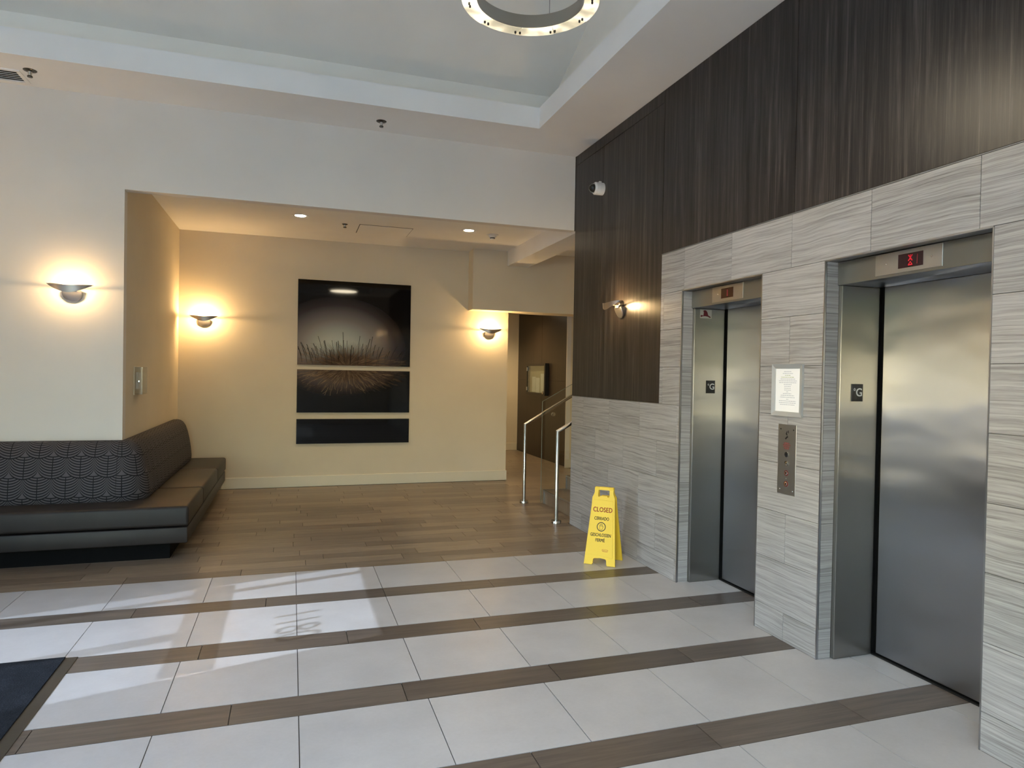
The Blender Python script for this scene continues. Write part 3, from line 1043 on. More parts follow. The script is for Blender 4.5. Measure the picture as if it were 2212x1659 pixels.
for sgm in range(NSEG):
    a0 = 2 * PI * sgm / NSEG + 0.20
    a1 = a0 + 2 * PI / NSEG - 0.012
    pts = [(r * math.cos(a + sk), r * math.sin(a + sk)) for r, rng, sk in ((RO, range(13), 0.03), (RI, range(12, -1, -1), -0.03)) for a in [a0 + (a1 - a0) * i / 12 for i in rng]]
    b = prism(pts, -0.002 if sgm % 2 else 0.0, 0.004)
    p_ = obj('light_panel', xf(b, Matrix.Translation(RC)), 'ringglow', ch)
    for a in (a0 + 0.05, a1 - 0.02):
        sb = lathe([(0, -0.012), (0.004, -0.012), (0.0055, -0.010), (0.0055, 0)], 10)
        obj('panel_screw', xf(sb, Matrix.Translation(RC + Vector((0.312 * math.cos(a), 0.312 * math.sin(a), -0.001)))), 'black', p_)
    ja = a0 - 0.006
    obj('joint_line', xf(box(-0.0008, 0.0008, -0.0012, 0.0, 0.006, RH), Matrix.Translation(RC + Vector((RI * math.cos(ja), RI * math.sin(ja), 0))) @ Matrix.Rotation(ja + PI / 2, 4, 'Z')), 'black', ch)
def vault_z(y):
    return ZV + 0.43 * (YV1 - y) if y > YRG else ZRG - 0.43 * (YRG - y)
for an in (0.9, 2.35, 4.1, 5.5):
    p = RC + Vector((0.31 * math.cos(an), 0.31 * math.sin(an), RH))
    obj('cable', tube([p, (p.x, p.y, vault_z(p.y))], 0.0012, 6), 'darkframe', ch)
lamp('ring_light', 'AREA', 10, (1.0, 0.86, 0.62), (RC.x, RC.y, RC.z - 0.02), ch, shape='DISK', size=0.6)

# ---------------- sprinklers, detector, vent, hatch
def sprinkler(loc, lab, r=0.048, L=0.055):
    t = thing('sprinkler', lab, 'sprinkler', loc, (0, 0, 0), 'ceiling sprinklers')
    T = Matrix.Translation(loc)
    obj('escutcheon', xf(lathe([(0, -0.012), (r * 0.5, -0.012), (r * 0.9, -0.006), (r, -0.001), (r, 0)], 28), T), 'darkchrome', t, smooth=40)
    obj('stem', xf(lathe([(0.017, -0.010), (0.014, -L * 0.5), (0.012, -L * 0.8), (0, -L * 0.8)], 18), T), 'chrome', t, smooth=40)
    obj('deflector', xf(lathe([(0, -L * 0.8), (0.018, -L * 0.8), (0.020, -L * 0.9), (0.018, -L), (0, -L)], 18), T), 'darkchrome', t, smooth=40)
    return t
MT['darkchrome'] = plain('sprinkler_dark_chrome', '#5c5852', 0.25, 0.9)
sprinkler((-2.109, 6.54, ZC), 'ceiling sprinkler next to the air vent at the left')
sprinkler((0.66, 6.62, ZC), 'ceiling sprinkler on the soffit above the wide opening')
sprinkler((0.489, 8.80, ZAL), 'small ceiling sprinkler of the alcove next to the square hatch', 0.035, 0.045)
sdet = thing('smoke_detector', 'round white detector on the alcove ceiling near the beam', 'detector', (2.34, 8.675, ZAL))
T = Matrix.Translation((2.34, 8.675, ZAL))
obj('base', xf(lathe([(0.045, -0.014), (0.072, -0.010), (0.078, 0)], 32), T), 'white', sdet, smooth=40)
obj('body', xf(lathe([(0.052, -0.010), (0.048, -0.03), (0.038, -0.040), (0.030, -0.041)], 32), T), 'white', sdet, smooth=40)
obj('sensor_grille', xf(lathe([(0.034, -0.040), (0.032, -0.050), (0.028, -0.055), (0, -0.055)], 24), T), 'black', sdet, smooth=40)
obj('sensor_cap', xf(lathe([(0.030, -0.052), (0.028, -0.064), (0, -0.066)], 24), T), 'white', sdet, smooth=40)

vent = thing('air_vent', 'slatted white ceiling air vent at the top left corner', 'vent', (-2.62, 6.70, ZC))
vx0, vx1, vy0, vy1 = -3.05, -2.19, 6.565, 6.835
obj('vent_backing', box(vx0 + 0.02, vx1 - 0.02, vy0 + 0.02, vy1 - 0.02, ZC - 0.002, ZC), 'black', vent)
obj('vent_frame', boxes([(vx0, vx1, vy0, vy0 + 0.022, ZC - 0.010, ZC), (vx0, vx1, vy1 - 0.022, vy1, ZC - 0.010, ZC),
                         (vx0, vx0 + 0.03, vy0 + 0.022, vy1 - 0.022, ZC - 0.010, ZC), (vx1 - 0.03, vx1, vy0 + 0.022, vy1 - 0.022, ZC - 0.010, ZC)]), 'ceil', vent)
for i in range(6):
    yy = vy0 + 0.036 + i * 0.0385
    b = box(vx0 + 0.03, vx1 - 0.03, -0.011, 0.011, -0.0015, 0.0015)
    obj('vent_slat', xf(b, Matrix.Translation((0, yy, ZC - 0.006)) @ Matrix.Rotation(math.radians(18), 4, 'X')), 'ceil', vent)

hatch = thing('ceiling_hatch', 'flush rectangular access hatch in the alcove ceiling', 'hatch', (0.99, 9.0, ZAL))
obj('hatch_shadow_gap', boxes([(0.66, 1.319, 8.726, 9.28, ZAL - 0.0015, ZAL)]), 'black', hatch)
obj('hatch_panel', boxes([(0.668, 1.313, 8.738, 9.277, ZAL - 0.004, ZAL - 0.0015)]), 'ceil', hatch)

# ---------------- security camera on the wood wall
sc = thing('security_camera', 'white dome security camera high on the dark wood wall', 'camera', (XW, 6.20, 3.435))
Mc = Matrix.Translation((XW, 6.20, 3.435)) @ Matrix.Rotation(-PI / 2, 4, 'Y')
obj('housing', xf(lathe([(0.060, 0), (0.061, 0.045), (0.059, 0.047), (0.059, 0.049), (0.061, 0.051), (0.060, 0.085), (0.050, 0.098), (0.042, 0.099)], 36), Mc), 'white', sc, smooth=35)
obj('lens_ball', xf(lathe([(0.034, 0.085), (0.038, 0.105), (0.030, 0.125), (0.016, 0.134), (0, 0.136)], 28), Mc), 'black', sc, smooth=True)
obj('dome', xf(lathe([(0.046, 0.098), (0.046, 0.110), (0.038, 0.130), (0.022, 0.143), (0, 0.147)], 32), Mc), 'glass', sc, smooth=True)
obj('vent_knob', xf(lathe([(0.014, 0), (0.014, 0.02), (0, 0.024)], 16), Matrix.Translation((XW, 6.20, 3.435)) @ Matrix.Rotation(-PI / 2, 4, 'Y') @ Matrix.Translation((0.062, 0, 0.02))), 'white', sc, smooth=35)

# ---------------- artwork: three glossy panels with one print running over them
def mk_art():
    k = NT('art_print_glossy')
    p = k.pos()
    sp = k.n('ShaderNodeSeparateXYZ'); k.l(p, sp.inputs[0])
    # around the seed head at x=0.63, z=1.72
    dx = k.m_('SUBTRACT', sp.outputs[0], 0.63)
    dz = k.m_('SUBTRACT', sp.outputs[2], 1.66)
    ang = k.m_('ARCTAN2', dz, dx)
    rr = k.m_('SQRT', k.m_('ADD', k.m_('MULTIPLY', dx, dx), k.m_('MULTIPLY', dz, dz)))
    cv = k.n('ShaderNodeCombineXYZ')
    k.l(k.m_('MULTIPLY', ang, 13.0), cv.inputs[0]); k.l(k.m_('MULTIPLY', rr, 3.0), cv.inputs[1])
    hair = k.noise(cv.outputs[0], 2.0, 4, 0.7, 0.6)
    # pale glow above the head, black at top; right fade paints in reflection
    gx = k.m_('DIVIDE', k.m_('ADD', dx, 0.12), 0.95)
    gz = k.m_('DIVIDE', k.m_('SUBTRACT', dz, 0.28), 0.72)
    g = k.m_('SUBTRACT', 1.0, k.m_('SQRT', k.m_('ADD', k.m_('MULTIPLY', gx, gx), k.m_('MULTIPLY', gz, gz))))
    g = k.m_('MAXIMUM', g, 0.0)
    sky_ = k.ramp(g, [(0.0, '#0b0909'), (0.18, '#3b3334'), (0.45, '#857d78'), (0.75, '#b6bab0'), (1.0, '#c6d0c6')])
    # brown fuzzy head
    hx = k.m_('DIVIDE', dx, 0.86)
    hz = k.m_('DIVIDE', dz, 0.36)
    hh = k.m_('SUBTRACT', 1.0, k.m_('SQRT', k.m_('ADD', k.m_('MULTIPLY', hx, hx), k.m_('MULTIPLY', hz, hz))))
    hh = k.m_('ADD', hh, k.m_('MULTIPLY', k.m_('SUBTRACT', hair, 0.5), 0.9))
    hm = k.n('ShaderNodeClamp'); k.l(k.m_('MULTIPLY', hh, 1.9), hm.inputs[0])
    brown = k.ramp(hair, [(0.3, '#1d140f'), (0.5, '#4e3b2c'), (0.7, '#8d7456')])
    mx = k.n('ShaderNodeMix', data_type='RGBA')
    k.l(hm.outputs[0], mx.inputs[0]); k.l(sky_, mx.inputs[6]); k.l(brown, mx.inputs[7])
    # everything fades to black below the head
    fade = k.n('ShaderNodeClamp'); k.l(k.m_('MULTIPLY', k.m_('ADD', dz, 0.62), 2.2), fade.inputs[0])
    mx2 = k.n('ShaderNodeMix', data_type='RGBA')
    k.l(fade.outputs[0], mx2.inputs[0]); mx2.inputs[6].default_value = lin('#060608'); k.l(mx.outputs[2], mx2.inputs[7])
    k.set(col=mx2.outputs[2], rough=0.04, spec=0.3)
    return k.m
MT['art'] = mk_art()
MT['artedge'] = plain('art_panel_edge', '#0c0b0b', 0.3)
MT['blade'] = plain('art_dark_blade', '#241b14', 0.04)
MT['hairlight'] = plain('art_pale_hair', '#8f7a5c', 0.04)
AX0, AX1 = -0.038, 1.506
ARTS = [(1.687, 2.861, 'tallest art panel, dark grasses against a pale glow, topmost of three'),
        (1.027, 1.622, 'middle art panel of drooping pale bristles on black'),
        (0.594, 0.938, 'lowest art panel, a narrow nearly all black strip')]
def rib3(bm, pts, w0, w1):
    n = len(pts)
    prev = None
    for i, p in enumerate(pts):
        a = Vector(pts[max(0, i - 1)]); b = Vector(pts[min(n - 1, i + 1)])
        d = (b - a).normalized(); nn = Vector((-d.y, d.x)) * (w0 + (w1 - w0) * i / (n - 1)) / 2
        l_ = bm.verts.new((p[0] + nn.x, YB - 0.0235, p[1] + nn.y)); r_ = bm.verts.new((p[0] - nn.x, YB - 0.0235, p[1] - nn.y))
        if prev:
            bm.faces.new((prev[1], r_, l_, prev[0]))
        prev = (l_, r_)
for idx, (z0, z1, lab) in enumerate(ARTS):
    t = thing('art_panel', lab, 'artwork', ((AX0 + AX1) / 2, YB, z0), (0, 0, 0), 'three-part artwork on the back wall')
    obj('backing', box(AX0 + 0.004, AX1 - 0.004, YB - 0.019, YB, z0 + 0.004, z1 - 0.004), 'artedge', t)
    obj('print', box(AX0, AX1, YB - 0.023, YB - 0.019, z0, z1), 'art', t)
    rr = random.Random(5 + idx)
    bm = bmesh.new()
    if idx == 0:
        for _ in range(64):
            x = rr.uniform(AX0 + 0.05, AX1 - 0.1)
            lean = (x - 0.62) * rr.uniform(0.25, 0.6) + rr.uniform(-0.03, 0.03)
            h = rr.uniform(0.08, 0.34) * (1 - 0.5 * abs(x - 0.62) / 0.9)
            zb = 1.69 + rr.uniform(0.0, 0.14)
            pts = [(x + lean * h * q * (0.6 + 0.8 * q), zb + h * q) for q in (0, 0.25, 0.5, 0.75, 1)]
            if all(AX0 < q[0] < AX1 for q in pts):
                rib3(bm, pts, 0.004, rr.uniform(0.004, 0.009))
        obj('printed_blades', bm, 'blade', t)['kind'] = 'stuff'
    elif idx == 1:
        for _ in range(80):
            a = PI + rr.uniform(0.12, PI - 0.12)
            r0 = rr.uniform(0.15, 0.4); L_ = rr.uniform(0.05, 0.13)
            cur = rr.uniform(-0.5, 0.5)
            pts = []
            x, z = 0.58 + r0 * 1.35 * math.cos(a), 1.68 + r0 * 0.85 * math.sin(a)
            aa = a
            for q in range(6):
                pts.append((x, z)); x += L_ / 5 * math.cos(aa); z += L_ / 5 * math.sin(aa); aa += cur / 3
            if all(AX0 < q[0] < AX1 and z0 + 0.01 < q[1] < z1 - 0.003 for q in pts):
                rib3(bm, pts, 0.002, 0.0035)
        obj('printed_bristles', bm, 'hairlight', t)['kind'] = 'stuff'

# ---------------- wall guard box on the alcove's left wall
gb = thing('thermostat_guard', 'clear plastic guard box with a lock on the alcove side wall', 'guard box', (XAL, 7.5, 1.36))
MT['clearplastic'] = mk_glass('clear_plastic', (0.9, 0.9, 0.88, 1), 0.25, 0.12)
obj('back_plate', bev(box(XAL, XAL + 0.008, 7.34, 7.62, 1.345, 1.615), 0.002, 1), 'base', gb)
obj('device', bev(box(XAL + 0.008, XAL + 0.03, 7.40, 7.52, 1.40, 1.56), 0.004, 2), 'white', gb)
bm = boxes([(XAL + 0.008, XAL + 0.072, 7.345, 7.35, 1.352, 1.608), (XAL + 0.008, XAL + 0.072, 7.57, 7.575, 1.352, 1.608), (XAL + 0.068, XAL + 0.073, 7.35, 7.57, 1.352, 1.608),
            (XAL + 0.008, XAL + 0.072, 7.35, 7.57, 1.352, 1.357), (XAL + 0.008, XAL + 0.072, 7.35, 7.57, 1.603, 1.608)])
obj('clear_cover', bm, 'clearplastic', gb)
obj('lock', xf(lathe([(0, 0.012), (0.011, 0.011), (0.012, 0)], 20), Matrix.Translation((XAL + 0.04, 7.345, 1.475)) @ Matrix.Rotation(PI / 2, 4, 'X')), 'chrome', gb)

# ---------------- corner bench
def mk_fabric():
    k = NT('bench_back_fabric')
    uv = k.n('ShaderNodeUVMap').outputs[0]
    sp = k.n('ShaderNodeSeparateXYZ'); k.l(uv, sp.inputs[0])
    U, V = sp.outputs[0], sp.outputs[1]
    w_, h_ = 0.202, 0.172
    rv = 0.42 * w_
    rowf = k.m_('FLOOR', k.m_('DIVIDE', V, h_))
    def cell(row):
        sh = k.m_('MULTIPLY', k.m_('MODULO', row, 2.0), 0.5)
        f = k.m_('SUBTRACT', k.m_('FRACT', k.m_('ADD', k.m_('DIVIDE', U, w_), sh)), 0.5)
        arc = k.m_('SQRT', k.m_('MAXIMUM', k.m_('SUBTRACT', 1.0, k.m_('POWER', k.m_('ABSOLUTE', k.m_('MULTIPLY', f, 2.0)), 2.0)), 0.0))
        q = k.m_('ADD', k.m_('SUBTRACT', V, k.m_('MULTIPLY', row, h_)), k.m_('MULTIPLY', arc, rv))
        return k.m_('MULTIPLY', f, w_), q
    du1, q1 = cell(k.m_('ADD', rowf, 1.0))
    du0, q0 = cell(rowf)
    use1 = k.m_('GREATER_THAN', q1, 0.0)
    def sel(a, b):
        return k.m_('ADD', k.m_('MULTIPLY', use1, a), k.m_('MULTIPLY', k.m_('SUBTRACT', 1.0, use1), b))
    q, du = sel(q1, q0), sel(du1, du0)
    line = k.m_('GREATER_THAN', k.m_('SINE', k.m_('MULTIPLY', q, 2 * PI / 0.0225)), 0.30)
    tip = k.m_('GREATER_THAN', q, 0.190)
    stem = k.m_('LESS_THAN', k.m_('ABSOLUTE', du), 0.0032)
    edge = k.m_('LESS_THAN', q, 0.009)
    dark = k.m_('MAXIMUM', edge, k.m_('MULTIPLY', k.m_('MAXIMUM', line, stem), k.m_('SUBTRACT', 1.0, tip)))
    weave = k.noise(k.mapping(uv, (400, 400, 1)), 1.0, 2)
    dk = k.ramp(weave, [(0.2, '#131217'), (0.8, '#1b1a1f')])
    lt = k.ramp(weave, [(0.2, '#474346'), (0.8, '#625e61')])
    mx = k.n('ShaderNodeMix', data_type='RGBA')
    k.l(dark, mx.inputs[0]); k.l(lt, mx.inputs[6]); k.l(dk, mx.inputs[7])
    k.set(col=mx.outputs[2], rough=0.75, spec=0.25)
    k.bump(k.m_('SUBTRACT', weave, k.m_('MULTIPLY', dark, 0.5)), 0.25, 0.002)
    return k.m
MT['fabric'] = mk_fabric()
def mk_leather():
    k = NT('bench_vinyl')
    p = k.pos()
    n1 = k.noise(p, 3, 4)
    k.set(col=k.ramp(n1, [(0.3, '#282423'), (0.7, '#332d2b')]), rough=0.46, spec=0.28)
    k.bump(k.noise(p, 220, 3), 0.15, 0.002)
    return k.m
MT['vinyl'] = mk_leather()
MT['plinth'] = plain('bench_plinth_black', '#0f0e0e', 0.85, 0.0, 0.12)
bench = thing('corner_bench', 'L-shaped dark bench with a leaf-patterned backrest wrapping the wall corner', 'bench', (-1.6, 6.7, 0))
BX0 = -3.55
BF, BS, BE = 6.35, -0.905, 9.79      # front face, side face, far end
obj('plinth', prism([(BX0 + 0.02, BF + 0.115), (-1.06, BF + 0.115), (-1.06, BE - 0.06), (XAL + 0.004, BE - 0.06), (XAL + 0.004, YH - 0.004), (BX0 + 0.02, YH - 0.004)], 0.0, 0.15), 'plinth', bench)
rail = prism([(BX0, BF + 0.008), (BS - 0.008, BF + 0.008), (BS - 0.008, BE), (XAL + 0.003, BE), (XAL + 0.003, YH - 0.003), (BX0, YH - 0.003)], 0.145, 0.278)
obj('seat_rail', bev(rail, 0.012, 2), 'vinyl', bench, smooth=40)
def cushion(pts):
    b = prism(pts, 0.286, 0.455)
    return bev(b, 0.026, 4)
g_ = 0.002
obj('seat_cushion', cushion([(BX0, BF), (BS, BF), (BS, 7.364 - g_), (XAL + 0.002, 7.364 - g_), (XAL + 0.002, YH - 0.002), (BX0, YH - 0.002)]), 'vinyl', bench, smooth=40)
obj('seat_cushion', cushion([(XAL + 0.002, 7.364 + g_), (BS, 7.364 + g_), (BS, 8.735 - g_), (XAL + 0.002, 8.735 - g_)]), 'vinyl', bench, smooth=40)
obj('seat_cushion', cushion([(XAL + 0.002, 8.735 + g_), (BS, 8.735 + g_), (BS, BE), (XAL + 0.002, BE)]), 'vinyl', bench, smooth=40)
# backrest: one profile swept along the two walls and round the corner
PROF = [(0.0, 0.440), (0.205, 0.440), (0.222, 0.47), (0.224, 0.52), (0.214, 0.62), (0.198, 0.72), (0.176, 0.82), (0.152, 0.89), (0.122, 0.935), (0.088, 0.958), (0.050, 0.966), (0.004, 0.962)]
vlen = [0]
for a, b in zip(PROF[:-1], PROF[1:]):
    vlen.append(vlen[-1] + math.hypot(b[0] - a[0], b[1] - a[1]))
corner = Vector((XAL, YH))
ER = 0.17
def backrest(stations, name):
    """stations: (point on the wall, outward direction, length coordinate)"""
    bm = bmesh.new()
    uvl = bm.loops.layers.uv.new('UVMap')
    cols = []
    for P, D, ucoord in stations:
        cols.append([(bm.verts.new((P.x + D.x * d, P.y + D.y * d, z)), ucoord, vlen[i]) for i, (d, z) in enumerate(PROF)])
    for a, b in zip(cols[:-1], cols[1:]):
        for i in range(len(PROF) - 1):
            q = [a[i], b[i], b[i + 1], a[i + 1]]
            vs, seen = [], set()
            for it in q:
                if it[0] not in seen:
                    vs.append(it); seen.add(it[0])
            f = bm.faces.new([it[0] for it in vs])
            for lp, it in zip(f.loops, vs):
                lp[uvl].uv = (it[1], it[2])
    for c_ in (cols[0], cols[-1]):
        f = bm.faces.new([it[0] for it in c_])
        for lp, it in zip(f.loops, c_):
            lp[uvl].uv = (it[0].co.x + it[0].co.y, it[2])
    bmesh.ops.recalc_face_normals(bm, faces=list(bm.faces))
    return obj(name, bm, 'fabric', bench, smooth=50)
so_ = 0.003
n_ = 24
backrest([(Vector((BX0 + (XAL - so_ - BX0) * i / n_, YH)), Vector((0, -1)), (BX0 + (XAL - so_ - BX0) * i / n_) + 3.6) for i in range(n_ + 1)], 'backrest')
cst = []
for i in range(15):
    a = PI / 2 * i / 14
    D = Vector((math.sin(a), -math.cos(a)))
    cst.append((corner + D * 0.0015, D, XAL + 3.6 + ER * a))
cst.append((Vector((XAL + 0.0015, YH + 0.16)), Vector((1, 0)), XAL + 3.6 + ER * PI / 2 + 0.16))
backrest(cst, 'backrest_corner')
y0b, y1b = YH + 0.163, 9.64
backrest([(Vector((XAL + 0.0005, y0b + (y1b - y0b) * i / n_)), Vector((1 - (0.03 if i in (0, n_) else 0), 0)), XAL + 3.6 + ER * PI / 2 + 0.16 + (y1b - y0b) * i / n_) for i in range(n_ + 1)], 'backrest')

# ---------------- entrance mat
mt = thing('entrance_mat', 'dark charcoal entrance mat with a rubber border at the lower left', 'mat', (-2.3, 3.3, 0))
def mk_carpet():
    k = NT('mat_pile')
    p = k.pos()
    n1 = k.noise(p, 180, 3, 0.7)
    n2 = k.noise(p, 9, 3)
    v = k.m_('ADD', k.m_('MULTIPLY', n1, 0.7), k.m_('MULTIPLY', n2, 0.3))
    k.set(col=k.ramp(v, [(0.3, '#15171d'), (0.55, '#262a31'), (0.75, '#40454d')]), rough=0.95, spec=0.1)
    k.bump(n1, 0.8, 0.006)
    return k.m
MT['carpet'] = mk_carpet()
MT['rubber'] = plain('mat_rubber', '#3a3630', 0.5)
mx1, my1, mx0, my0 = -1.199, 4.372, -3.60, -1.2
rb = 0.055
b = bmesh.new()
outer = [(mx0, my0), (mx1, my0), (mx1, my1), (mx0, my1)]
inner = [(mx0 + rb, my0 + 0.01), (mx1 - rb, my0 + 0.01), (mx1 - rb, my1 - 0.012), (mx0 + rb, my1 - 0.012)]
vo = [b.verts.new((x, y, 0.001)) for x, y in outer]; vo2 = [b.verts.new((x, y, 0.003)) for x, y in outer]
vi = [b.verts.new((x, y, 0.009)) for x, y in inner]
for i in range(4):
    j = (i + 1) % 4
    b.faces.new((vo[i], vo[j], vo2[j], vo2[i])); b.faces.new((vo2[i], vo2[j], vi[j], vi[i]))
b.faces.new(vi); b.faces.new(vo[::-1])
obj('rubber_border', b, 'rubber', mt)
obj('pile', bev(box(mx0 + rb, mx1 - rb, my0 + 0.01, my1 - 0.012, 0.0085, 0.0145), 0.002, 1), 'carpet', mt)

# ---------------- closed sign (A-frame)
MT['yellow'] = plain('sign_yellow_plastic', '#efc93a', 0.42)
MT['signred'] = plain('sign_red_print', '#b3261e', 0.5)
MT['signblack'] = plain('sign_black_print', '#14120f', 0.5)
FL = Vector((2.276, 5.378, 0)); FR = Vector((2.468, 5.209, 0)); BR = Vector((2.662, 5.396, 0))
exs = (FR - FL).normalized(); dep = exs.cross(Vector((0, 0, 1))) * -1
dep = Vector((-exs.y, exs.x, 0))            # towards the wall
HS = 0.655
spread = 0.255
base_mid = (FL + FR) / 2 + dep * spread / 2
sign = thing('floor_sign', 'yellow folding CLOSED floor sign standing by the stone wall', 'sign', base_mid)
def sign_outline():
    wb, wt = 0.137, 0.100
    pts = [(-wb, 0.0), (-0.066, 0.0), (-0.060, 0.012), (-0.058, 0.044), (-0.050, 0.054), (0.0, 0.060), (0.050, 0.054), (0.058, 0.044), (0.060, 0.012), (0.066, 0.0), (wb, 0.0),
           (wb - 0.002, 0.02), (wt + 0.002, 0.50), (wt, 0.565), (0.086, 0.595), (0.082, 0.612), (0.084, 0.64), (0.080, HS), (-0.080, HS), (-0.084, 0.64), (-0.082, 0.612), (-0.086, 0.595), (-wt, 0.565), (-wt - 0.002, 0.50), (-wb + 0.002, 0.02)]
    return pts
hole = [(-0.050, 0.585), (-0.047, 0.572), (-0.036, 0.570), (-0.030, 0.580), (0.030, 0.580), (0.036, 0.570), (0.047, 0.572), (0.050, 0.585), (0.048, 0.630), (-0.048, 0.630)]
tilt = math.atan2(spread / 2 - 0.012, HS)
def leaf(side):
    # side -1: front leaf (lobby side), +1: back leaf
    org = base_mid + dep * side * spread / 2
    ey = (Vector((0, 0, 1)) * math.cos(tilt) - dep * side * math.sin(tilt))
    ex = exs if side < 0 else -exs
    Ml = frame_xyz(org, ex, ey)
    Ml.translation = org + Vector((0, 0, 0.001 + 0.012 * math.sin(tilt)))
    return Ml
for side, nm in ((-1, 'front_leaf'), (1, 'back_leaf')):
    Ml = leaf(side)
    lf = obj(nm, xf(prism(sign_outline(), -0.012, 0.0, [hole]), Ml), 'yellow', sign)
    # raised field with rounded corners
    fld = [(-0.118, 0.085), (-0.06, 0.082), (0.0, 0.080), (0.06, 0.074), (0.106, 0.066), (0.112, 0.072), (0.088, 0.535), (0.083, 0.542), (-0.083, 0.548), (-0.088, 0.545)]
    obj('raised_field', xf(bev(prism(fld, -0.004, 0.003), 0.0012, 1), Ml), 'yellow', lf)
    zz = 0.0034
    def put(nm2, bm_, mat_, x_, y_, sx_=1.0):
        obj(nm2, xf(bm_, Ml @ Matrix.Translation((x_, y_, zz)) @ Matrix.Diagonal((sx_, 1, 1, 1))), mat_, lf)
    put('word_closed', boldtext('CLOSED', 0.056, 0.024, 0.0003, 1.04), 'signred', 0.0, 0.462, 0.80)
    put('word_cerrado', boldtext('CERRADO', 0.038, 0.030, 0.0003, 1.04), 'signblack', -0.004, 0.388, 0.72)
    put('word_geschlossen', boldtext('GESCHLOSSEN', 0.038, 0.030, 0.0003, 1.04), 'signblack', -0.004, 0.250, 0.70)
    put('word_ferme', boldtext('FERM\u00c9', 0.038, 0.030, 0.0003, 1.04), 'signblack', -0.006, 0.206, 0.74)
    circ = [(0.039 * math.cos(a), 0.039 * math.sin(a)) for a in [2 * PI * i / 40 for i in range(40)]]
    circ2 = [(0.0325 * c[0] / 0.039, 0.0325 * c[1] / 0.039) for c in circ]
    put('stop_ring', prism(circ, 0, 0.0003, [circ2]), 'signblack', -0.003, 0.320)
    hand = [(-0.011, -0.024), (-0.014, -0.014), (-0.015, 0.002), (-0.014, 0.014), (-0.011, 0.016), (-0.009, 0.013), (-0.009, 0.019), (-0.006, 0.023), (-0.003, 0.019), (-0.002, 0.024), (0.001, 0.026), (0.004, 0.022),
            (0.005, 0.020), (0.008, 0.021), (0.010, 0.016), (0.010, 0.000), (0.013, 0.006), (0.016, 0.006), (0.017, 0.002), (0.013, -0.010), (0.009, -0.020), (0.006, -0.025), (-0.006, -0.026), (-0.011, -0.024)]
    hb = join(stroke(hand, 0.0026), stroke([(-0.009, 0.014), (-0.009, 0.002)], 0.002), stroke([(-0.003, 0.019), (-0.003, 0.003)], 0.002), stroke([(0.0045, 0.020), (0.004, 0.003)], 0.002))
    put('hand_symbol', hb, 'signblack', -0.003, 0.320)
    lo = [(0.026 * math.copysign(abs(math.cos(a)) ** 0.5, math.cos(a)), 0.007 * math.copysign(abs(math.sin(a)) ** 0.7, math.sin(a))) for a in [2 * PI * i / 36 for i in range(37)]]
    put('maker_mark', join(stroke(lo, 0.0014), textmesh('Rubbermaid', 0.0105, 0.0, 0.0002), stroke([(-0.024, -0.0115), (0.024, -0.0115)], 0.0022)), 'signred', 0.043, 0.128)
# hinge knuckles on top
for sx in (-0.062, 0.062):
    c0 = base_mid + exs * sx + Vector((0, 0, HS * math.cos(tilt) - 0.006))
    obj('hinge', bev(xf(box(-0.02, 0.02, -0.018, 0.018, -0.018, 0.008), frame_xyz(c0, exs, dep)), 0.003, 1), 'yellow', sign)

# ---------------- stairs, rails and glass at the end of the stone wall
st = thing('staircase', 'short flight of wood-look steps rising to the right behind the stone wall', 'stairs', (3.6, 7.5, 0))
for i in range(6):
    x0_ = 2.90 + 0.30 * i
    zt_ = 0.17 * (i + 1)
    obj('step', boxes([(x0_, 6.4 if i == 5 else x0_ + 0.34, 6.90, 8.07, zt_ - 0.17 if i else 0.0005, zt_ - 0.02)]), 'plank', st)
    obj('tread', boxes([(x0_ - 0.012, 6.4 if i == 5 else x0_ + 0.30 - 0.012, 6.90, 8.076, zt_ - 0.02, zt_)]), 'plank', st)
    obj('nosing', boxes([(x0_ - 0.016, x0_ - 0.004, 6.90, 8.082, zt_ - 0.012, zt_ + 0.002), (x0_ - 0.016, x0_ + 0.285, 8.076, 8.084, zt_ - 0.012, zt_ + 0.002),
                         (x0_ - 0.014, x0_ + 0.004, 8.064, 8.082, max(0.001, zt_ - 0.17), zt_)]), 'trimmetal', st)
def handrail(px, py, top, slope, x_end, lab):
    t = thing('handrail', lab, 'handrail', (px, py, 0), (0, 0, 0), 'steel stair handrails')
    obj('post', tube([(px, py, 0.006), (px, py, top), (px + 0.10, py, top + 0.10 * slope)], 0.021, 20), 'chrome', t, smooth=40)
    obj('rail', tube([(px + 0.10, py, top + 0.10 * slope), (x_end, py, top + (x_end - px) * slope)], 0.021, 20), 'chrome', t, smooth=40)
    obj('base_flange', xf(lathe([(0.021, 0.03), (0.055, 0.03), (0.058, 0.026), (0.058, 0.0)], 32), Matrix.Translation((px, py, 0.0005))), 'chrome', t, smooth=40)
    return t
h1 = handrail(2.665, 8.168, 0.981, 0.586, 5.0, 'farther steel stair handrail, with its post on the wood floor')
h2 = handrail(2.625, 6.955, 0.993, 0.586, 4.6, 'nearer steel stair handrail beside the corner of the stone wall')
obj('glass_bracket', xf(lathe([(0, 0.026), (0.022, 0.024), (0.026, 0.018), (0.026, 0.0), (0.012, -0.016), (0.012, -0.03)], 24), Matrix.Translation((3.02, 8.132, 1.112)) @ Matrix.Rotation(PI / 2, 4, 'X')), 'chrome', h1, smooth=40)
gp = thing('glass_balustrade', 'clear glass panel standing along the far side of the stairs', 'glass panel', (3.9, 8.095, 0))
gx0, gx1 = 2.862, 4.9
pts = [(gx0, 0.0), (gx1, 1.1), (gx1, 1.273 + (gx1 - gx0) * 0.56), (gx0, 1.273)]
b = prism([(p[0], p[1]) for p in pts], 0, 0.010)
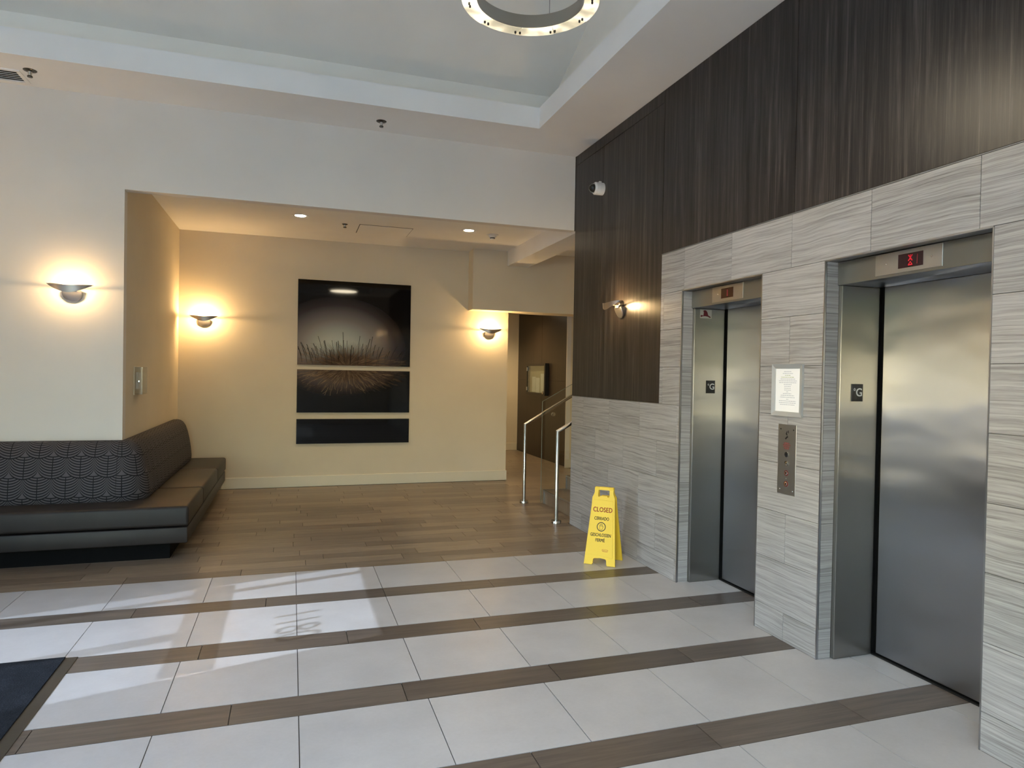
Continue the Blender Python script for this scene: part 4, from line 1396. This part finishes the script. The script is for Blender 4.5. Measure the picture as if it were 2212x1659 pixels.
obj('pane', xf(b, frame_xyz((0, 8.100, 0.002), (1, 0, 0), (0, 0, 1))), 'railglass', gp)
MT['glassedge'] = plain('glass_edge', '#7d8a80', 0.2)
obj('pane_edge', join(tube([(gx0, 8.095, 0.01), (gx0, 8.095, 1.273)], 0.003, 6), tube([(gx0, 8.095, 1.273), (gx1, 8.095, 1.273 + (gx1 - gx0) * 0.56)], 0.003, 6)), 'glassedge', gp)

# ---------------- notice cabinet in the hall
nc = thing('notice_cabinet', 'dark framed glass notice cabinet on the hallway wood wall', 'cabinet', (4.46, 12.7, 1.2))
cy0, cy1, cz0, cz1 = 12.14, 13.24, 1.215, 1.828
MT['cabframe'] = plain('cabinet_frame_black', '#171310', 0.4)
obj('back', box(4.452, 4.46, cy0, cy1, cz0, cz1), 'cabback', nc) if 'cabback' in MT else None
MT['cabback'] = plain('cabinet_back', '#b7ae98', 0.35)
obj('back_panel', box(4.450, 4.4595, cy0 + 0.03, cy1 - 0.03, cz0 + 0.03, cz1 - 0.03), 'cabback', nc)
for a in ((cy0, cy0 + 0.06, cz0, cz1), (cy1 - 0.06, cy1, cz0, cz1), (cy0 + 0.06, cy1 - 0.06, cz0, cz0 + 0.045), (cy0 + 0.06, cy1 - 0.06, cz1 - 0.045, cz1)):
    obj('frame_bar', box(4.385, 4.459, *a), 'cabframe', nc)
for zc_ in (1.33, 1.72):
    obj('hinge', box(4.378, 4.386, cy1 - 0.08, cy1 - 0.03, zc_ - 0.035, zc_ + 0.035), 'trimmetal', nc)
obj('lock', xf(lathe([(0, 0.02), (0.025, 0.018), (0.03, 0)], 20), Matrix.Translation((4.386, cy0 + 0.09, 1.27)) @ Matrix.Rotation(-PI / 2, 4, 'Y')), 'chrome', nc)
obj('glass', box(4.392, 4.396, cy0 + 0.06, cy1 - 0.06, cz0 + 0.045, cz1 - 0.045), 'glass', nc)
for y_, z_, w__, h__ in ((12.95, 1.42, 0.21, 0.30), (12.72, 1.40, 0.21, 0.30), (12.42, 1.45, 0.26, 0.36)):
    obj('paper', box(4.447, 4.4498, y_ - w__ / 2, y_ + w__ / 2, z_ - h__ / 2, z_ + h__ / 2), 'paper', nc)
